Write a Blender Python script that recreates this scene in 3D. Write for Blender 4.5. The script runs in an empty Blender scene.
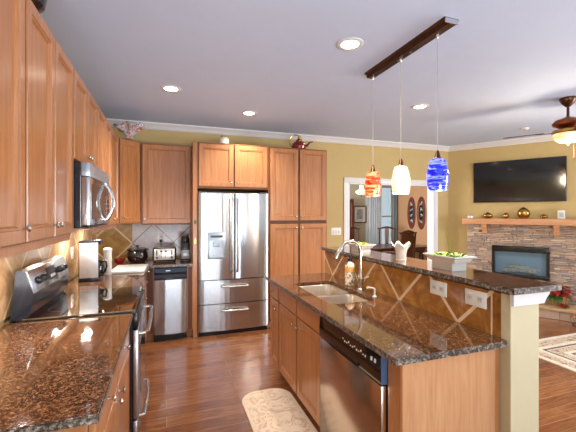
import bpy, bmesh, math, random
from mathutils import Vector, Matrix
random.seed(7)
S = bpy.context.scene
COL = S.collection
R = math.radians

def lin(c):
    if isinstance(c, str):
        c = [int(c[i:i + 2], 16) / 255 for i in (0, 2, 4)]
    return tuple((x / 12.92 if x <= .04045 else ((x + .055) / 1.055) ** 2.4) for x in c) + (1,)

# ------------------------------------------------------------------ camera
CH = 1.527
cam = bpy.data.cameras.new('camera')
cam.sensor_width = 36
cam.lens = 346.67 / 576 * 36
cam.shift_y = -(216 - 213.31) / 576
cam.clip_start = .02
co = bpy.data.objects.new('camera', cam)
COL.objects.link(co)
co.location = (0, 0, CH)
co.rotation_euler = (R(90), 0, R(-19.294))
S.camera = co

# ------------------------------------------------------------------ world, light, exposure
S.view_settings.view_transform = 'Standard'
S.view_settings.look = 'None'
S.view_settings.gamma = 1
S.view_settings.exposure = 1.42
w = bpy.data.worlds.new('sky')
S.world = w
w.use_nodes = True
bg = w.node_tree.nodes['Background']
bg.inputs[0].default_value = (.78, .9, 1, 1)
bg.inputs[1].default_value = .3

def area(name, loc, rot, sx, sy, power, color=(1, 1, 1)):
    l = bpy.data.lights.new(name, 'AREA')
    l.shape = 'RECTANGLE'
    l.size, l.size_y, l.energy, l.color = sx, sy, power, color
    o = bpy.data.objects.new(name, l)
    COL.objects.link(o)
    o.location, o.rotation_euler = loc, rot
    return o

# daylight standing in the openings of the windows of the rear, right and dining walls
area('daylight_patio_door', (.6, -2.97, 1.13), (R(90), 0, R(180)), 2.8, 2.1, 26, (.86, .93, 1))
area('daylight_rear_window', (3.9, -2.97, 1.35), (R(90), 0, R(180)), 2.0, 1.9, 85, (.88, .94, 1))
area('daylight_living_window', (6.0, -2.97, 1.35), (R(90), 0, R(180)), 1.5, 1.9, 60, (.88, .94, 1))
area('daylight_right_window', (6.98, -.4, 1.45), (R(90), 0, R(90)), 2.6, 2.0, 110, (.95, .97, 1))
# unseen lamp added outside the patio door to brighten the ceiling
area('ceiling_fill', (.6, -5.0, .02), (R(180 - 15), 0, 0), 4.4, 3.2, 390, (.90, .95, 1))
area('daylight_dining_window', (5.59, 8.33, 1.45), (R(90), 0, 0), .8, 1.6, 20, (.93, .97, 1))
area('dining_side_fill', (1.2, 6.7, 1.5), (R(90), 0, R(-90)), 1.6, 1.6, 62, (1, .95, .88))  # unseen lamp added to brighten the dining room, with no window behind it

# ------------------------------------------------------------------ materials
class NT:
    def __init__(s, name):
        s.m = bpy.data.materials.new(name)
        s.m.use_nodes = True
        s.t = s.m.node_tree
        s.b = s.t.nodes['Principled BSDF']
    def n(s, typ, **kw):
        x = s.t.nodes.new(typ)
        for k, v in kw.items():
            setattr(x, k, v)
        return x
    def l(s, a, b):
        s.t.links.new(a, b)
    def math(s, op, a, b=None, c=None):
        x = s.n('ShaderNodeMath', operation=op)
        for i, v in enumerate((a, b, c)):
            if v is None: continue
            if isinstance(v, (int, float)): x.inputs[i].default_value = v
            else: s.l(v, x.inputs[i])
        return x.outputs[0]
    def coord(s, scale=(1, 1, 1), kind='Object', loc=(0, 0, 0)):
        c = s.n('ShaderNodeTexCoord')
        mp = s.n('ShaderNodeMapping')
        mp.inputs['Scale'].default_value = scale
        mp.inputs['Location'].default_value = loc
        s.l(c.outputs[kind], mp.inputs[0])
        return mp.outputs[0]
    def noise(s, vec, scale=5, detail=4, rough=.6, dist=0):
        x = s.n('ShaderNodeTexNoise')
        x.inputs['Scale'].default_value = scale
        x.inputs['Detail'].default_value = detail
        x.inputs['Roughness'].default_value = rough
        x.inputs['Distortion'].default_value = dist
        if vec is not None: s.l(vec, x.inputs['Vector'])
        return x.outputs[0]
    def ramp(s, fac, stops, interp='LINEAR'):
        x = s.n('ShaderNodeValToRGB')
        x.color_ramp.interpolation = interp
        e = x.color_ramp.elements
        while len(e) < len(stops): e.new(.5)
        for i, (p, c) in enumerate(stops):
            e[i].position = p
            e[i].color = lin(c) if not (isinstance(c, tuple) and len(c) == 4) else c
        s.l(fac, x.inputs[0])
        return x.outputs[0]
    def mix(s, fac, a, b):
        x = s.n('ShaderNodeMix', data_type='RGBA')
        for sock, v in ((x.inputs[0], fac), (x.inputs[6], a), (x.inputs[7], b)):
            if isinstance(v, (int, float)): sock.default_value = v
            elif isinstance(v, (tuple, str)): sock.default_value = lin(v) if not (isinstance(v, tuple) and len(v) == 4) else v
            else: s.l(v, sock)
        return x.outputs[2]
    def bump(s, h, strength=.2, dist=.01):
        x = s.n('ShaderNodeBump')
        x.inputs['Strength'].default_value = strength
        x.inputs['Distance'].default_value = dist
        s.l(h, x.inputs['Height'])
        s.l(x.outputs[0], s.b.inputs['Normal'])
    def set(s, rough=.5, metal=0, spec=.5, coat=0, **kw):
        s.b.inputs['Roughness'].default_value = rough
        s.b.inputs['Metallic'].default_value = metal
        s.b.inputs['Specular IOR Level'].default_value = spec
        s.b.inputs['Coat Weight'].default_value = coat
        s.b.inputs['Coat Roughness'].default_value = .05
        return s

def simple(name, c, rough=.5, metal=0, var=.06, scale=30, spec=.5, coat=0):
    t = NT(name).set(rough, metal, spec, coat)
    a = lin(c)
    f = t.noise(t.coord(), scale, 3)
    lo = tuple(x * (1 - var) for x in a[:3]) + (1,)
    hi = tuple(min(1, x * (1 + var)) for x in a[:3]) + (1,)
    t.l(t.ramp(f, [(.3, lo), (.7, hi)]), t.b.inputs['Base Color'])
    return t.m

def emit(name, c, strength, c2=None):
    t = NT(name).set(.4)
    t.b.inputs['Base Color'].default_value = lin(c)
    t.b.inputs['Emission Color'].default_value = lin(c)
    t.b.inputs['Emission Strength'].default_value = strength
    return t.m

def wood(name, dark, mid, light, rough=.3, scale=(14, 14, .9), coat=.25):
    t = NT(name).set(rough, 0, .5, coat)
    t.b.inputs['Coat Roughness'].default_value = .2
    v = t.coord(scale)
    f = t.noise(v, 3, 6, .65, .6)
    fine = t.noise(t.coord((120, 120, 4)), 2, 2)
    c = t.ramp(f, [(.25, dark), (.5, mid), (.75, light)])
    c = t.mix(t.math('MULTIPLY', fine, .25), c, dark)
    t.l(c, t.b.inputs['Base Color'])
    return t.m

M = {}
M['maple'] = wood('stained_maple', '97603a', 'ae7548', 'be8658')
M['maple_gap_shade'] = wood('gap_shade_maple', '3e1c0c', '56290f', '6a3718', .5, coat=0)  # maple darkened to the shade of the gaps around doors
M['maple_in'] = simple('cabinet_interior', '6b3f22', .5)
M['oak_light'] = wood('light_pine', 'b07a50', 'c9936a', 'd9a880', .5, (1.2, 12, 12), 0)
M['dark_wood'] = wood('rosewood', '36180e', '5a2a18', '74381f', .3)
M['wall'] = simple('tan_wall_paint', 'bfa872', .7, var=.02, scale=8)
M['cream'] = simple('cream_wall_paint', 'cbc09e', .6, var=.02, scale=8)
M['dining'] = simple('dining_wall_paint', 'c39a74', .7, var=.02, scale=8)
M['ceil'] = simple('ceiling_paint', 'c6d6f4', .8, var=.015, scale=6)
M['white'] = simple('white_trim_paint', 'dcdde0', .35, var=.015)
M['white_gloss'] = simple('white_ceramic', 'd9d9d4', .15, var=.015)
M['plastic_white'] = simple('white_plastic', 'e8e7e2', .3, var=.01)
M['black'] = simple('black_plastic', '101114', .25, var=.1)
M['black_gloss'] = simple('black_gloss', '08090b', .05, var=.1, coat=.5)
M['navy'] = simple('dark_enamel', '16202e', .15, var=.1, coat=.5)
M['nickel'] = simple('brushed_nickel', 'c9c4bc', .22, 1, var=.04)
M['chrome'] = simple('polished_chrome', 'd8d8d8', .08, 1, var=.02)
M['gold'] = simple('aged_gold', 'b48a4a', .22, 1, var=.15, scale=12)
M['bronze'] = simple('oiled_bronze', '553a2a', .3, .8, var=.2)
M['copper'] = simple('copper', '9a5a38', .3, .9, var=.2)
M['red_glaze'] = simple('red_glaze', '7c1414', .12, var=.25, scale=14, coat=.4)
M['green'] = simple('leaf_green', '6f9a1f', .5, var=.3, scale=40)
M['yellowgreen'] = simple('yellow_green_petal', 'b8b41f', .5, var=.25, scale=40)
M['darkgreen'] = simple('dark_leaf', '2f5a20', .5, var=.3, scale=40)
M['redleaf'] = simple('poinsettia_red', '9a1712', .5, var=.3, scale=30)
M['wicker'] = simple('wicker', '9a6b3c', .7, var=.3, scale=60)
M['pot_dark'] = simple('dark_stoneware', '1d1414', .12, var=.2, coat=.3)
M['log'] = simple('fire_log', 'cdc8c0', .9, var=.4, scale=20)

def steel_mat(name, c='c4c4c6', rough=.2, sx=40, sz=.4, bump=.0, aniso=0):
    t = NT(name).set(rough, 1)
    if aniso:      # brushed sideways: reflections smear up and down
        t.b.inputs['Anisotropic'].default_value = aniso
        t.b.inputs['Anisotropic Rotation'].default_value = .25
        tg = t.n('ShaderNodeTangent', direction_type='RADIAL', axis='Z')
        t.l(tg.outputs[0], t.b.inputs['Tangent'])
    f = t.noise(t.coord((sx, sx, sz)), 3, 3)
    t.l(t.ramp(f, [(.3, tuple(x * .9 for x in lin(c)[:3]) + (1,)), (.7, lin(c))]), t.b.inputs['Base Color'])
    if bump:
        g = t.noise(t.coord((5, 5, .15)), 2.2, 1)
        t.bump(g, bump, .02)
    return t.m
M['steel'] = steel_mat('stainless_steel', 'bcc0c7', .22, bump=.2, aniso=.8)
M['steel_dw'] = steel_mat('stainless_dishwasher', 'd8ccc0', .2, aniso=.4)
M['steel_sink'] = steel_mat('stainless_sink', 'e2dacc', .3)
M['steel_side'] = simple('blue_grey_steel', 'a3b1be', .3, .5, var=.04)

def granite():
    t = NT('brown_granite').set(.06, 0, .5, .4)
    t.b.inputs['Coat Roughness'].default_value = .02
    v = t.coord()
    a = t.noise(v, 75, 5, .75)
    b = t.noise(v, 140, 4, .7)
    vo = t.n('ShaderNodeTexVoronoi'); vo.inputs['Scale'].default_value = 90
    t.l(v, vo.inputs['Vector'])
    c1 = t.ramp(a, [(.40, '130b07'), (.48, '442a1b'), (.56, '825536'), (.68, 'b8906a')])
    c2 = t.ramp(b, [(.44, '1b100a'), (.57, '684328'), (.73, 'd8c0a0')])
    m = t.mix(.45, c1, c2)
    m = t.mix(t.math('LESS_THAN', vo.outputs['Distance'], .18), m, '0d0908')
    t.l(m, t.b.inputs['Base Color'])
    return t.m
M['granite'] = granite()
def granite_edge():
    t = NT('granite_edge').set(.35, 0, .6)
    v = t.coord()
    a = t.noise(v, 70, 5, .75)
    t.l(t.ramp(a, [(.38, '120d0b'), (.48, '463830'), (.57, '877e76'), (.7, 'c8c4bc')]), t.b.inputs['Base Color'])
    return t.m
M['granite_edge'] = granite_edge()

def tile(name, axis, off_h, off_z, c, grout, half=.26, rough=.18, gw=.007):
    """square tiles laid on the diagonal; axis = which object axis runs along the wall"""
    t = NT(name).set(rough, 0, .5)
    v = t.coord()
    sp = t.n('ShaderNodeSeparateXYZ'); t.l(v, sp.inputs[0])
    h = t.math('SUBTRACT', sp.outputs[axis], off_h)
    z = t.math('SUBTRACT', sp.outputs[2], off_z)
    p = t.math('DIVIDE', t.math('ADD', h, z), 2 * half)
    q = t.math('DIVIDE', t.math('SUBTRACT', h, z), 2 * half)
    def edge(x):
        f = t.math('FRACT', t.math('ADD', x, .5))
        return t.math('ABSOLUTE', t.math('SUBTRACT', f, .5))
    e = t.math('MINIMUM', edge(p), edge(q))
    mask = t.math('LESS_THAN', e, gw / half)
    cell = t.n('ShaderNodeTexWhiteNoise', noise_dimensions='2D')
    cv = t.n('ShaderNodeCombineXYZ')
    t.l(t.math('FLOOR', t.math('ADD', p, 0)), cv.inputs[0]); t.l(t.math('FLOOR', q), cv.inputs[1])
    t.l(cv.outputs[0], cell.inputs[0])
    f = t.noise(v, 9, 6, .65, .8)
    f2 = t.math('ADD', f, t.math('MULTIPLY', t.math('SUBTRACT', cell.outputs[0], .5), .22))
    colr = t.ramp(f2, [(.3, c[0]), (.5, c[1]), (.7, c[2])])
    t.l(t.mix(mask, colr, grout), t.b.inputs['Base Color'])
    t.bump(t.math('ADD', t.math('MULTIPLY', mask, -1), t.math('MULTIPLY', f, .4)), .25, .004)
    return t.m
M['tile_bar'] = tile('slate_tile_bar', 1, 2.05, .914, ('7a4a1a', 'a06a2e', 'c08c4a'), 'e6c8a2')
M['tile_left'] = tile('slate_tile_left', 1, 1.98, 1.12, ('94704a', 'b08a62', 'c8a47c'), 'd9bd97')
M['tile_back_glare'] = tile('slate_tile_back_glare', 0, -.43, 1.13, ('b4aeb2', 'c2bdc2', 'd0cbd0'), '857c7a', gw=.004)  # window glare on the tile painted in as a paler grey
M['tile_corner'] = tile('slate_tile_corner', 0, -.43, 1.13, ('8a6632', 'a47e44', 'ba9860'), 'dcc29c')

def floor_mat():
    t = NT('hardwood_floor').set(.2, 0, .5, .5)
    t.b.inputs['Coat Roughness'].default_value = .15
    v = t.coord()
    br = t.n('ShaderNodeTexBrick')
    br.inputs['Scale'].default_value = 1
    br.inputs['Mortar Size'].default_value = .0022
    br.inputs['Brick Width'].default_value = 1.15
    br.inputs['Row Height'].default_value = .125
    br.inputs['Color1'].default_value = (0, 0, 0, 1)
    br.inputs['Color2'].default_value = (1, 1, 1, 1)
    br.inputs['Mortar'].default_value = (.5, .5, .5, 1)
    t.l(v, br.inputs['Vector'])
    g = t.noise(t.coord((1.6, 22, 1)), 3, 6, .65, .5)
    f = t.math('ADD', t.math('MULTIPLY', g, .75), t.math('MULTIPLY', t.math('ADD', br.outputs['Color'], .5), .125))
    c = t.ramp(f, [(.3, '5a3320'), (.5, '82502f'), (.72, 'a8764c')])
    c = t.mix(br.outputs['Fac'], c, 'a2785a')
    t.l(c, t.b.inputs['Base Color'])
    t.bump(t.math('ADD', g, t.math('MULTIPLY', br.outputs['Fac'], -1)), .12, .003)
    return t.m
M['floor'] = floor_mat()

def stone_mat():
    t = NT('ledger_stone').set(.85)
    g = t.n('ShaderNodeNewGeometry')
    c = t.ramp(g.outputs['Random Per Island'], [(0, 'b8a28e'), (.2, 'd0b8a2'), (.4, 'a3948a'), (.6, 'c8ac98'), (.8, 'bdb4ac'), (.95, 'e0ccb4')], 'CONSTANT')
    f = t.noise(t.coord(), 24, 6, .7)
    t.l(t.mix(t.math('MULTIPLY', f, .4), c, '7a6556'), t.b.inputs['Base Color'])
    t.bump(f, .6, .02)
    return t.m
M['stone'] = stone_mat()

def rug_mat(name, base, line, sc):
    t = NT(name).set(.95, 0, .1)
    v = t.coord()
    f = t.noise(v, sc, 3, .6, 1.5)
    f2 = t.noise(v, 130, 2)
    c = t.ramp(f, [(.40, line), (.46, base), (.54, base), (.60, line), (.66, base)])
    t.l(t.mix(t.math('MULTIPLY', f2, .3), c, base), t.b.inputs['Base Color'])
    t.bump(f2, .5, .004)
    return t.m
M['mat_field'] = rug_mat('beige_mat', 'e8d4bc', 'c8ae94', 7)
M['mat_border'] = simple('mat_border', 'e8d4ba', .95, var=.08, scale=90)
M['rug_white'] = rug_mat('rug_cream', 'd6cfc0', 'c5baa8', 8)
M['rug_tan'] = rug_mat('rug_tan_band', 'cdbca4', '7a5a48', 16)
M['rug_line'] = simple('rug_line', '5a3c30', .95, var=.2)

def swirl(name, stops, strength, emis=True):
    t = NT(name).set(.08, 0, .5, .4)
    v = t.coord((.6, .6, 2.6), loc=(3, 1, .4))
    f = t.noise(v, 9, 3, .5, 2.2)
    c = t.ramp(f, stops)
    t.l(c, t.b.inputs['Base Color'])
    t.l(c, t.b.inputs['Emission Color'])
    t.b.inputs['Emission Strength'].default_value = strength
    return t.m
M['glass_red'] = swirl('red_swirl_glass', [(.38, 'c01808'), (.5, 'e04a20'), (.6, 'f0a070'), (.72, 'd83010')], .3)
M['glass_white'] = swirl('white_swirl_glass', [(.35, 'f2dcc0'), (.55, 'ecc8a4'), (.7, 'f6e6d4')], .25)
M['glass_blue'] = swirl('blue_swirl_glass', [(.4, '0a10b0'), (.5, '1a28d8'), (.58, '98a8f8'), (.64, '2030d8'), (.75, '0c14a8')], .3)
M['amber_bowl'] = swirl('amber_glass', [(.4, 'e8b070'), (.6, 'ffe6bc')], .45)
M['lamp_white'] = emit('lit_frosted_glass', 'f6dcb8', .3)
M['can_light'] = emit('lit_downlight', 'fff2dc', 6)

def glass(name, c=(1, 1, 1, 1), rough=0.0):
    t = NT(name)
    tr = t.n('ShaderNodeBsdfTransparent'); gl = t.n('ShaderNodeBsdfGlossy'); mx = t.n('ShaderNodeMixShader')
    tr.inputs[0].default_value = c
    gl.inputs['Roughness'].default_value = rough
    fr = t.n('ShaderNodeFresnel'); fr.inputs[0].default_value = 1.5
    t.l(fr.outputs[0], mx.inputs[0]); t.l(tr.outputs[0], mx.inputs[1]); t.l(gl.outputs[0], mx.inputs[2])
    t.l(mx.outputs[0], t.t.nodes['Material Output'].inputs[0])
    return t.m
M['glass'] = glass('clear_glass', (.93, .96, .96, 1))
M['fire_glass'] = glass('firebox_glass', (.86, .93, .98, 1), .02)
def sheer():
    t = NT('sheer_fabric')
    d = t.n('ShaderNodeBsdfDiffuse'); d.inputs[0].default_value = lin('e8ecf0')
    tl = t.n('ShaderNodeBsdfTranslucent'); tl.inputs[0].default_value = lin('f0f4f8')
    tr = t.n('ShaderNodeBsdfTransparent')
    a = t.n('ShaderNodeMixShader'); b = t.n('ShaderNodeMixShader')
    a.inputs[0].default_value = .5; b.inputs[0].default_value = .25
    t.l(d.outputs[0], a.inputs[1]); t.l(tl.outputs[0], a.inputs[2])
    t.l(a.outputs[0], b.inputs[1]); t.l(tr.outputs[0], b.inputs[2])
    t.l(b.outputs[0], t.t.nodes['Material Output'].inputs[0])
    return t.m
M['sheer'] = sheer()
def fish_mat():
    t = NT('swirled_art_glass').set(.12, 0, .5, .4)
    f = t.noise(t.coord((1, 1, .5)), 11, 3, .6, 1.6)
    c = t.ramp(f, [(.3, 'd8a050'), (.38, 'a83a1e'), (.45, 'd8cfc4'), (.5, '3a6aa4'), (.56, 'e0d8d0'), (.6, '6a4a58'), (.66, 'c86a30'), (.75, 'c8b8a0')])
    t.l(c, t.b.inputs['Base Color'])
    return t.m
M['fish'] = fish_mat()
def bottle_mat():
    t = NT('printed_label').set(.25)
    v = t.coord()
    vo = t.n('ShaderNodeTexVoronoi'); vo.inputs['Scale'].default_value = 60
    t.l(v, vo.inputs['Vector'])
    sp = t.n('ShaderNodeSeparateColor'); t.l(vo.outputs['Color'], sp.inputs[0])
    c = t.ramp(sp.outputs[0], [(0, 'e8e0cc'), (.5, 'efe8d8'), (.68, '7a6aa8'), (.8, 'b8923c'), (.9, '4a5a38')], 'CONSTANT')
    t.l(c, t.b.inputs['Base Color'])
    return t.m
M['label'] = bottle_mat()

# ------------------------------------------------------------------ mesh helpers
class MB:
    def __init__(s):
        s.bm = bmesh.new()
    def box(s, x0, x1, y0, y1, z0, z1, bev=0, seg=2):
        b = bmesh.new() if bev else s.bm
        v = [b.verts.new((x, y, z)) for z in (z0, z1) for y in (y0, y1) for x in (x0, x1)]
        for f in ((0, 2, 3, 1), (4, 5, 7, 6), (0, 1, 5, 4), (2, 6, 7, 3), (0, 4, 6, 2), (1, 3, 7, 5)):
            b.faces.new([v[i] for i in f])
        if bev:
            bmesh.ops.bevel(b, geom=list(b.edges), offset=bev, segments=seg, affect='EDGES', profile=.5)
            s.join(b)
        return s
    def join(s, b, mtx=None):
        if mtx is not None: bmesh.ops.transform(b, matrix=mtx, verts=b.verts)
        me = bpy.data.meshes.new('t')
        b.to_mesh(me); b.free()
        s.bm.from_mesh(me)
        bpy.data.meshes.remove(me)
    def obox(s, c, size, rot=(0, 0, 0), bev=0):
        """box of a given size about c, turned by Euler angles"""
        from mathutils import Euler
        t = MB(); t.box(-size[0] / 2, size[0] / 2, -size[1] / 2, size[1] / 2, -size[2] / 2, size[2] / 2, bev)
        s.join(t.bm, Matrix.Translation(c) @ Euler(rot).to_matrix().to_4x4())
        return s
    def prism(s, pts, a0, a1, axis='z'):
        """polygon (2-D) pushed along an axis. axis z: pts=(x,y); y: pts=(x,z); x: pts=(y,z)"""
        def P(p, a):
            return {'z': (p[0], p[1], a), 'y': (p[0], a, p[1]), 'x': (a, p[0], p[1])}[axis]
        lo = [s.bm.verts.new(P(p, a0)) for p in pts]
        hi = [s.bm.verts.new(P(p, a1)) for p in pts]
        n = len(pts)
        fs = [s.bm.faces.new(lo), s.bm.faces.new(hi)]
        for i in range(n):
            fs.append(s.bm.faces.new((lo[i], lo[(i + 1) % n], hi[(i + 1) % n], hi[i])))
        bmesh.ops.recalc_face_normals(s.bm, faces=fs)
        return s
    def lathe(s, prof, c=(0, 0, 0), seg=24, axis='z', sq=(1, 1)):
        rings = []
        fs = []
        for r, h in prof:
            ring = []
            for k in range(seg):
                a = 2 * math.pi * k / seg
                p = (r * math.cos(a) * sq[0], r * math.sin(a) * sq[1], h)
                if axis == 'y': p = (p[0], -p[2], p[1])
                if axis == 'x': p = (p[2], p[0], p[1])
                ring.append(s.bm.verts.new((p[0] + c[0], p[1] + c[1], p[2] + c[2])))
            rings.append(ring)
        for a, b in zip(rings, rings[1:]):
            for k in range(seg):
                fs.append(s.bm.faces.new((a[k], a[(k + 1) % seg], b[(k + 1) % seg], b[k])))
        for ring, (r, h) in ((rings[0], prof[0]), (rings[-1], prof[-1])):
            if r > 1e-4: fs.append(s.bm.faces.new(ring))
        bmesh.ops.remove_doubles(s.bm, verts=[v for ring in rings for v in ring], dist=1e-6)
        bmesh.ops.recalc_face_normals(s.bm, faces=[f for f in fs if f.is_valid])
        return s
    def tube(s, pts, r, seg=10, closed=False):
        pts = [Vector(p) for p in pts]
        n = len(pts)
        rr = r if isinstance(r, (list, tuple)) else [r] * n
        rings = []
        up = None
        for i, p in enumerate(pts):
            if closed: d = pts[(i + 1) % n] - pts[i - 1]
            else: d = pts[min(i + 1, n - 1)] - pts[max(i - 1, 0)]
            d.normalize()
            if up is None:
                up = d.orthogonal().normalized()
            else:
                up = (up - d * up.dot(d))
                up = up.normalized() if up.length > 1e-6 else d.orthogonal().normalized()
            sd = d.cross(up)
            rings.append([s.bm.verts.new(p + (up * math.cos(2 * math.pi * k / seg) + sd * math.sin(2 * math.pi * k / seg)) * rr[i]) for k in range(seg)])
        fs = []
        pairs = list(zip(rings, rings[1:])) + ([(rings[-1], rings[0])] if closed else [])
        for a, b in pairs:
            for k in range(seg):
                fs.append(s.bm.faces.new((a[k], a[(k + 1) % seg], b[(k + 1) % seg], b[k])))
        if not closed:
            fs += [s.bm.faces.new(rings[0]), s.bm.faces.new(rings[-1])]
        bmesh.ops.recalc_face_normals(s.bm, faces=fs)
        return s
    def rings(s, x0, x1, z0, z1, prof, thick, y=0):
        """panel facing -y: nested rectangles (inset, depth), backed by a box of the given thickness"""
        L = []
        for ins, dep in prof:
            L.append([s.bm.verts.new(p) for p in ((x0 + ins, y + dep, z0 + ins), (x1 - ins, y + dep, z0 + ins), (x1 - ins, y + dep, z1 - ins), (x0 + ins, y + dep, z1 - ins))])
        back = [s.bm.verts.new((p.co.x, y + thick, p.co.z)) for p in L[0]]
        fs = []
        for a, b in zip([back] + L, L):
            for k in range(4):
                fs.append(s.bm.faces.new((a[k], a[(k + 1) % 4], b[(k + 1) % 4], b[k])))
        fs.append(s.bm.faces.new(L[-1])); fs.append(s.bm.faces.new(back[::-1]))
        bmesh.ops.recalc_face_normals(s.bm, faces=fs)
        return s
    def leaf(s, base, d, length, width, droop=.2, fold=.15):
        d = Vector(d).normalized()
        side = d.cross(Vector((0, 0, 1)))
        side = side.normalized() if side.length > 1e-3 else Vector((1, 0, 0))
        b = Vector(base)
        rows = []
        for t, wd in ((0, .12), (.3, .8), (.6, 1), (.85, .55), (1, .05)):
            p = b + d * length * t + Vector((0, 0, -droop * length * t * t))
            o = side * width * wd * .5
            up = Vector((0, 0, fold * width * wd))
            rows.append([s.bm.verts.new(p - o + up), s.bm.verts.new(p), s.bm.verts.new(p + o + up)])
        for a, c in zip(rows, rows[1:]):
            s.bm.faces.new((a[0], a[1], c[1], c[0])); s.bm.faces.new((a[1], a[2], c[2], c[1]))
        return s
    def build(s, name, mat, parent=None, loc=None, rotz=0, solid=0):
        me = bpy.data.meshes.new(name)
        s.bm.to_mesh(me); s.bm.free()
        for p in me.polygons: p.use_smooth = True
        me.set_sharp_from_angle(angle=R(32))
        mats = mat if isinstance(mat, (list, tuple)) else [mat]
        for m in mats: me.materials.append(M[m] if isinstance(m, str) else m)
        o = bpy.data.objects.new(name, me)
        COL.objects.link(o)
        if parent is not None: o.parent = parent
        if loc is not None: o.location = loc
        o.rotation_euler.z = rotz
        if solid:
            md = o.modifiers.new('thickness', 'SOLIDIFY'); md.thickness = solid; md.offset = 0
        return o

def tag(o, label, cat, group=None):
    o['label'] = label; o['category'] = cat
    if group: o['group'] = group
    return o
def thing(name, label, cat, loc, rotz=0, group=None):
    o = bpy.data.objects.new(name, None)
    o.empty_display_size = .1
    COL.objects.link(o)
    o.location = loc; o.rotation_euler.z = rotz
    return tag(o, label, cat, group)
def struct(name, mb, mat, **k):
    o = mb.build(name, mat, **k)
    o['kind'] = 'structure'
    return o
def arc(c, r, a0, a1, n, plane='xz'):
    out = []
    for i in range(n + 1):
        a = R(a0 + (a1 - a0) * i / n)
        p = (r * math.cos(a), r * math.sin(a))
        out.append({'xz': (c[0] + p[0], c[1], c[2] + p[1]), 'xy': (c[0] + p[0], c[1] + p[1], c[2]), 'yz': (c[0], c[1] + p[0], c[2] + p[1])}[plane])
    return out

# ------------------------------------------------------------------ the room
HC = 2.74
XL, YB = -.86, 5.035
AT = R(32.0)
C0 = Vector((4.88, YB)); EV = Vector((math.sin(AT), -math.cos(AT))); NV = Vector((-math.cos(AT), -math.sin(AT)))
TVROT = math.atan2(EV.y, EV.x)            # local +x runs along the fireplace wall, local -y faces the room
TVL = 4.0
CE = C0 + EV * TVL

struct('floor', MB().box(XL - .2, 9.2, -3.2, 9, -.1, 0), 'floor')
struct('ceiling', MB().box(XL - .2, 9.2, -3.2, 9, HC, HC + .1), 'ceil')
struct('wall_left', MB().box(XL - .15, XL, -3.1, 8.4, 0, HC), 'wall')
OX0, OX1, OZ = 2.81, 4.555, 2.03
mb = MB()
mb.box(XL, OX0, YB, YB + .14, 0, HC); mb.box(OX1, 6.25, YB, YB + .14, 0, HC); mb.box(OX0, OX1, YB, YB + .14, OZ, HC)
struct('wall_back', mb, 'wall')
struct('wall_fireplace', MB().box(0, TVL, 0, .13, 0, HC), 'wall', loc=(C0.x, C0.y, 0), rotz=TVROT)
mb = MB(); X = CE.x
mb.box(X, X + .15, -3.1, -1.7, 0, HC); mb.box(X, X + .15, .9, CE.y, 0, HC); mb.box(X, X + .15, -1.7, .9, 0, .45); mb.box(X, X + .15, -1.7, .9, 2.45, HC)
struct('wall_right', mb, 'wall')
mb = MB()
for a, b, z0, z1 in ((XL, -.8, 0, HC), (2.0, 2.9, 0, HC), (4.9, 5.25, 0, HC), (6.75, X + .15, 0, HC), (-.8, 2.0, 2.18, HC), (-.8, 2.0, 0, .08),
                     (2.9, 4.9, 0, .4), (2.9, 4.9, 2.3, HC), (5.25, 6.75, 0, .4), (5.25, 6.75, 2.3, HC)):
    mb.box(a, b, -3.14, -3, z0, z1)
struct('wall_rear', mb, 'wall')
DY, DX = 8.2, 6.1
WX0, WX1, WZ0, WZ1 = 5.18, 6.0, .6, 2.28
mb = MB()
mb.box(XL, WX0, DY, DY + .14, 0, HC); mb.box(WX1, DX + .15, DY, DY + .14, 0, HC); mb.box(WX0, WX1, DY, DY + .14, 0, WZ0); mb.box(WX0, WX1, DY, DY + .14, WZ1, HC)
struct('wall_dining', mb, simple('pale_green_grey_paint', 'b4b29c', .7, var=.02, scale=8))
struct('wall_dining_side', MB().box(DX, DX + .15, YB + .14, DY, 0, HC), 'dining')
struct('wall_dining_left', MB().box(1.0, 1.12, YB + .14, DY, 0, HC), 'dining')

# crown moulding: profile (away from the wall, below the ceiling)
CROWN = [(0, 0), (.088, 0), (.088, -.014), (.074, -.026), (.055, -.036), (.034, -.058), (.024, -.074), (.012, -.082), (0, -.082)]
def crown(name, L, loc, rotz, cut0=0, cut1=0):
    """local: runs along +x from 0 to L, room on the -y side; cuts mitre the ends"""
    b = MB()
    lo = [b.bm.verts.new((cut0 * d, -d, HC + z)) for d, z in CROWN]
    hi = [b.bm.verts.new((L - cut1 * d, -d, HC + z)) for d, z in CROWN]
    n = len(CROWN)
    fs = [b.bm.faces.new(lo), b.bm.faces.new(hi)]
    for i in range(n): fs.append(b.bm.faces.new((lo[i], lo[(i + 1) % n], hi[(i + 1) % n], hi[i])))
    bmesh.ops.recalc_face_normals(b.bm, faces=fs)
    return struct(name, b, 'white', loc=loc, rotz=rotz)
# frames of the windows behind the camera
def wframe(name, x0, x1, z0, z1, nx, nz, loc, rotz):
    b = MB()
    for x in (x0 - .07, x1): b.box(x, x + .07, -.02, .0, z0 - .07, z1 + .07)
    b.box(x0, x1, -.02, 0, z1, z1 + .07)
    if z0 > .2: b.box(x0, x1, -.02, 0, z0 - .07, z0)
    for i in range(1, nx): x = x0 + (x1 - x0) * i / nx; b.box(x - .03, x + .03, -.05, -.0, z0, z1)
    for i in range(1, nz): z = z0 + (z1 - z0) * i / nz; b.box(x0, x1, -.05, -.0, z - .02, z + .02)
    return struct(name, b, 'white', loc=loc, rotz=rotz)
wframe('door_1', -2.0, .78, .08, 2.18, 3, 1, (0, -3, 0), R(180))
wframe('window_2', -4.9, -2.9, .4, 2.3, 2, 2, (0, -3, 0), R(180))
wframe('window_3', -6.75, -5.25, .4, 2.3, 2, 2, (0, -3, 0), R(180))
wframe('window_4', -.9, 1.7, .45, 2.45, 3, 2, (CE.x, 0, 0), R(-90))
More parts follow.
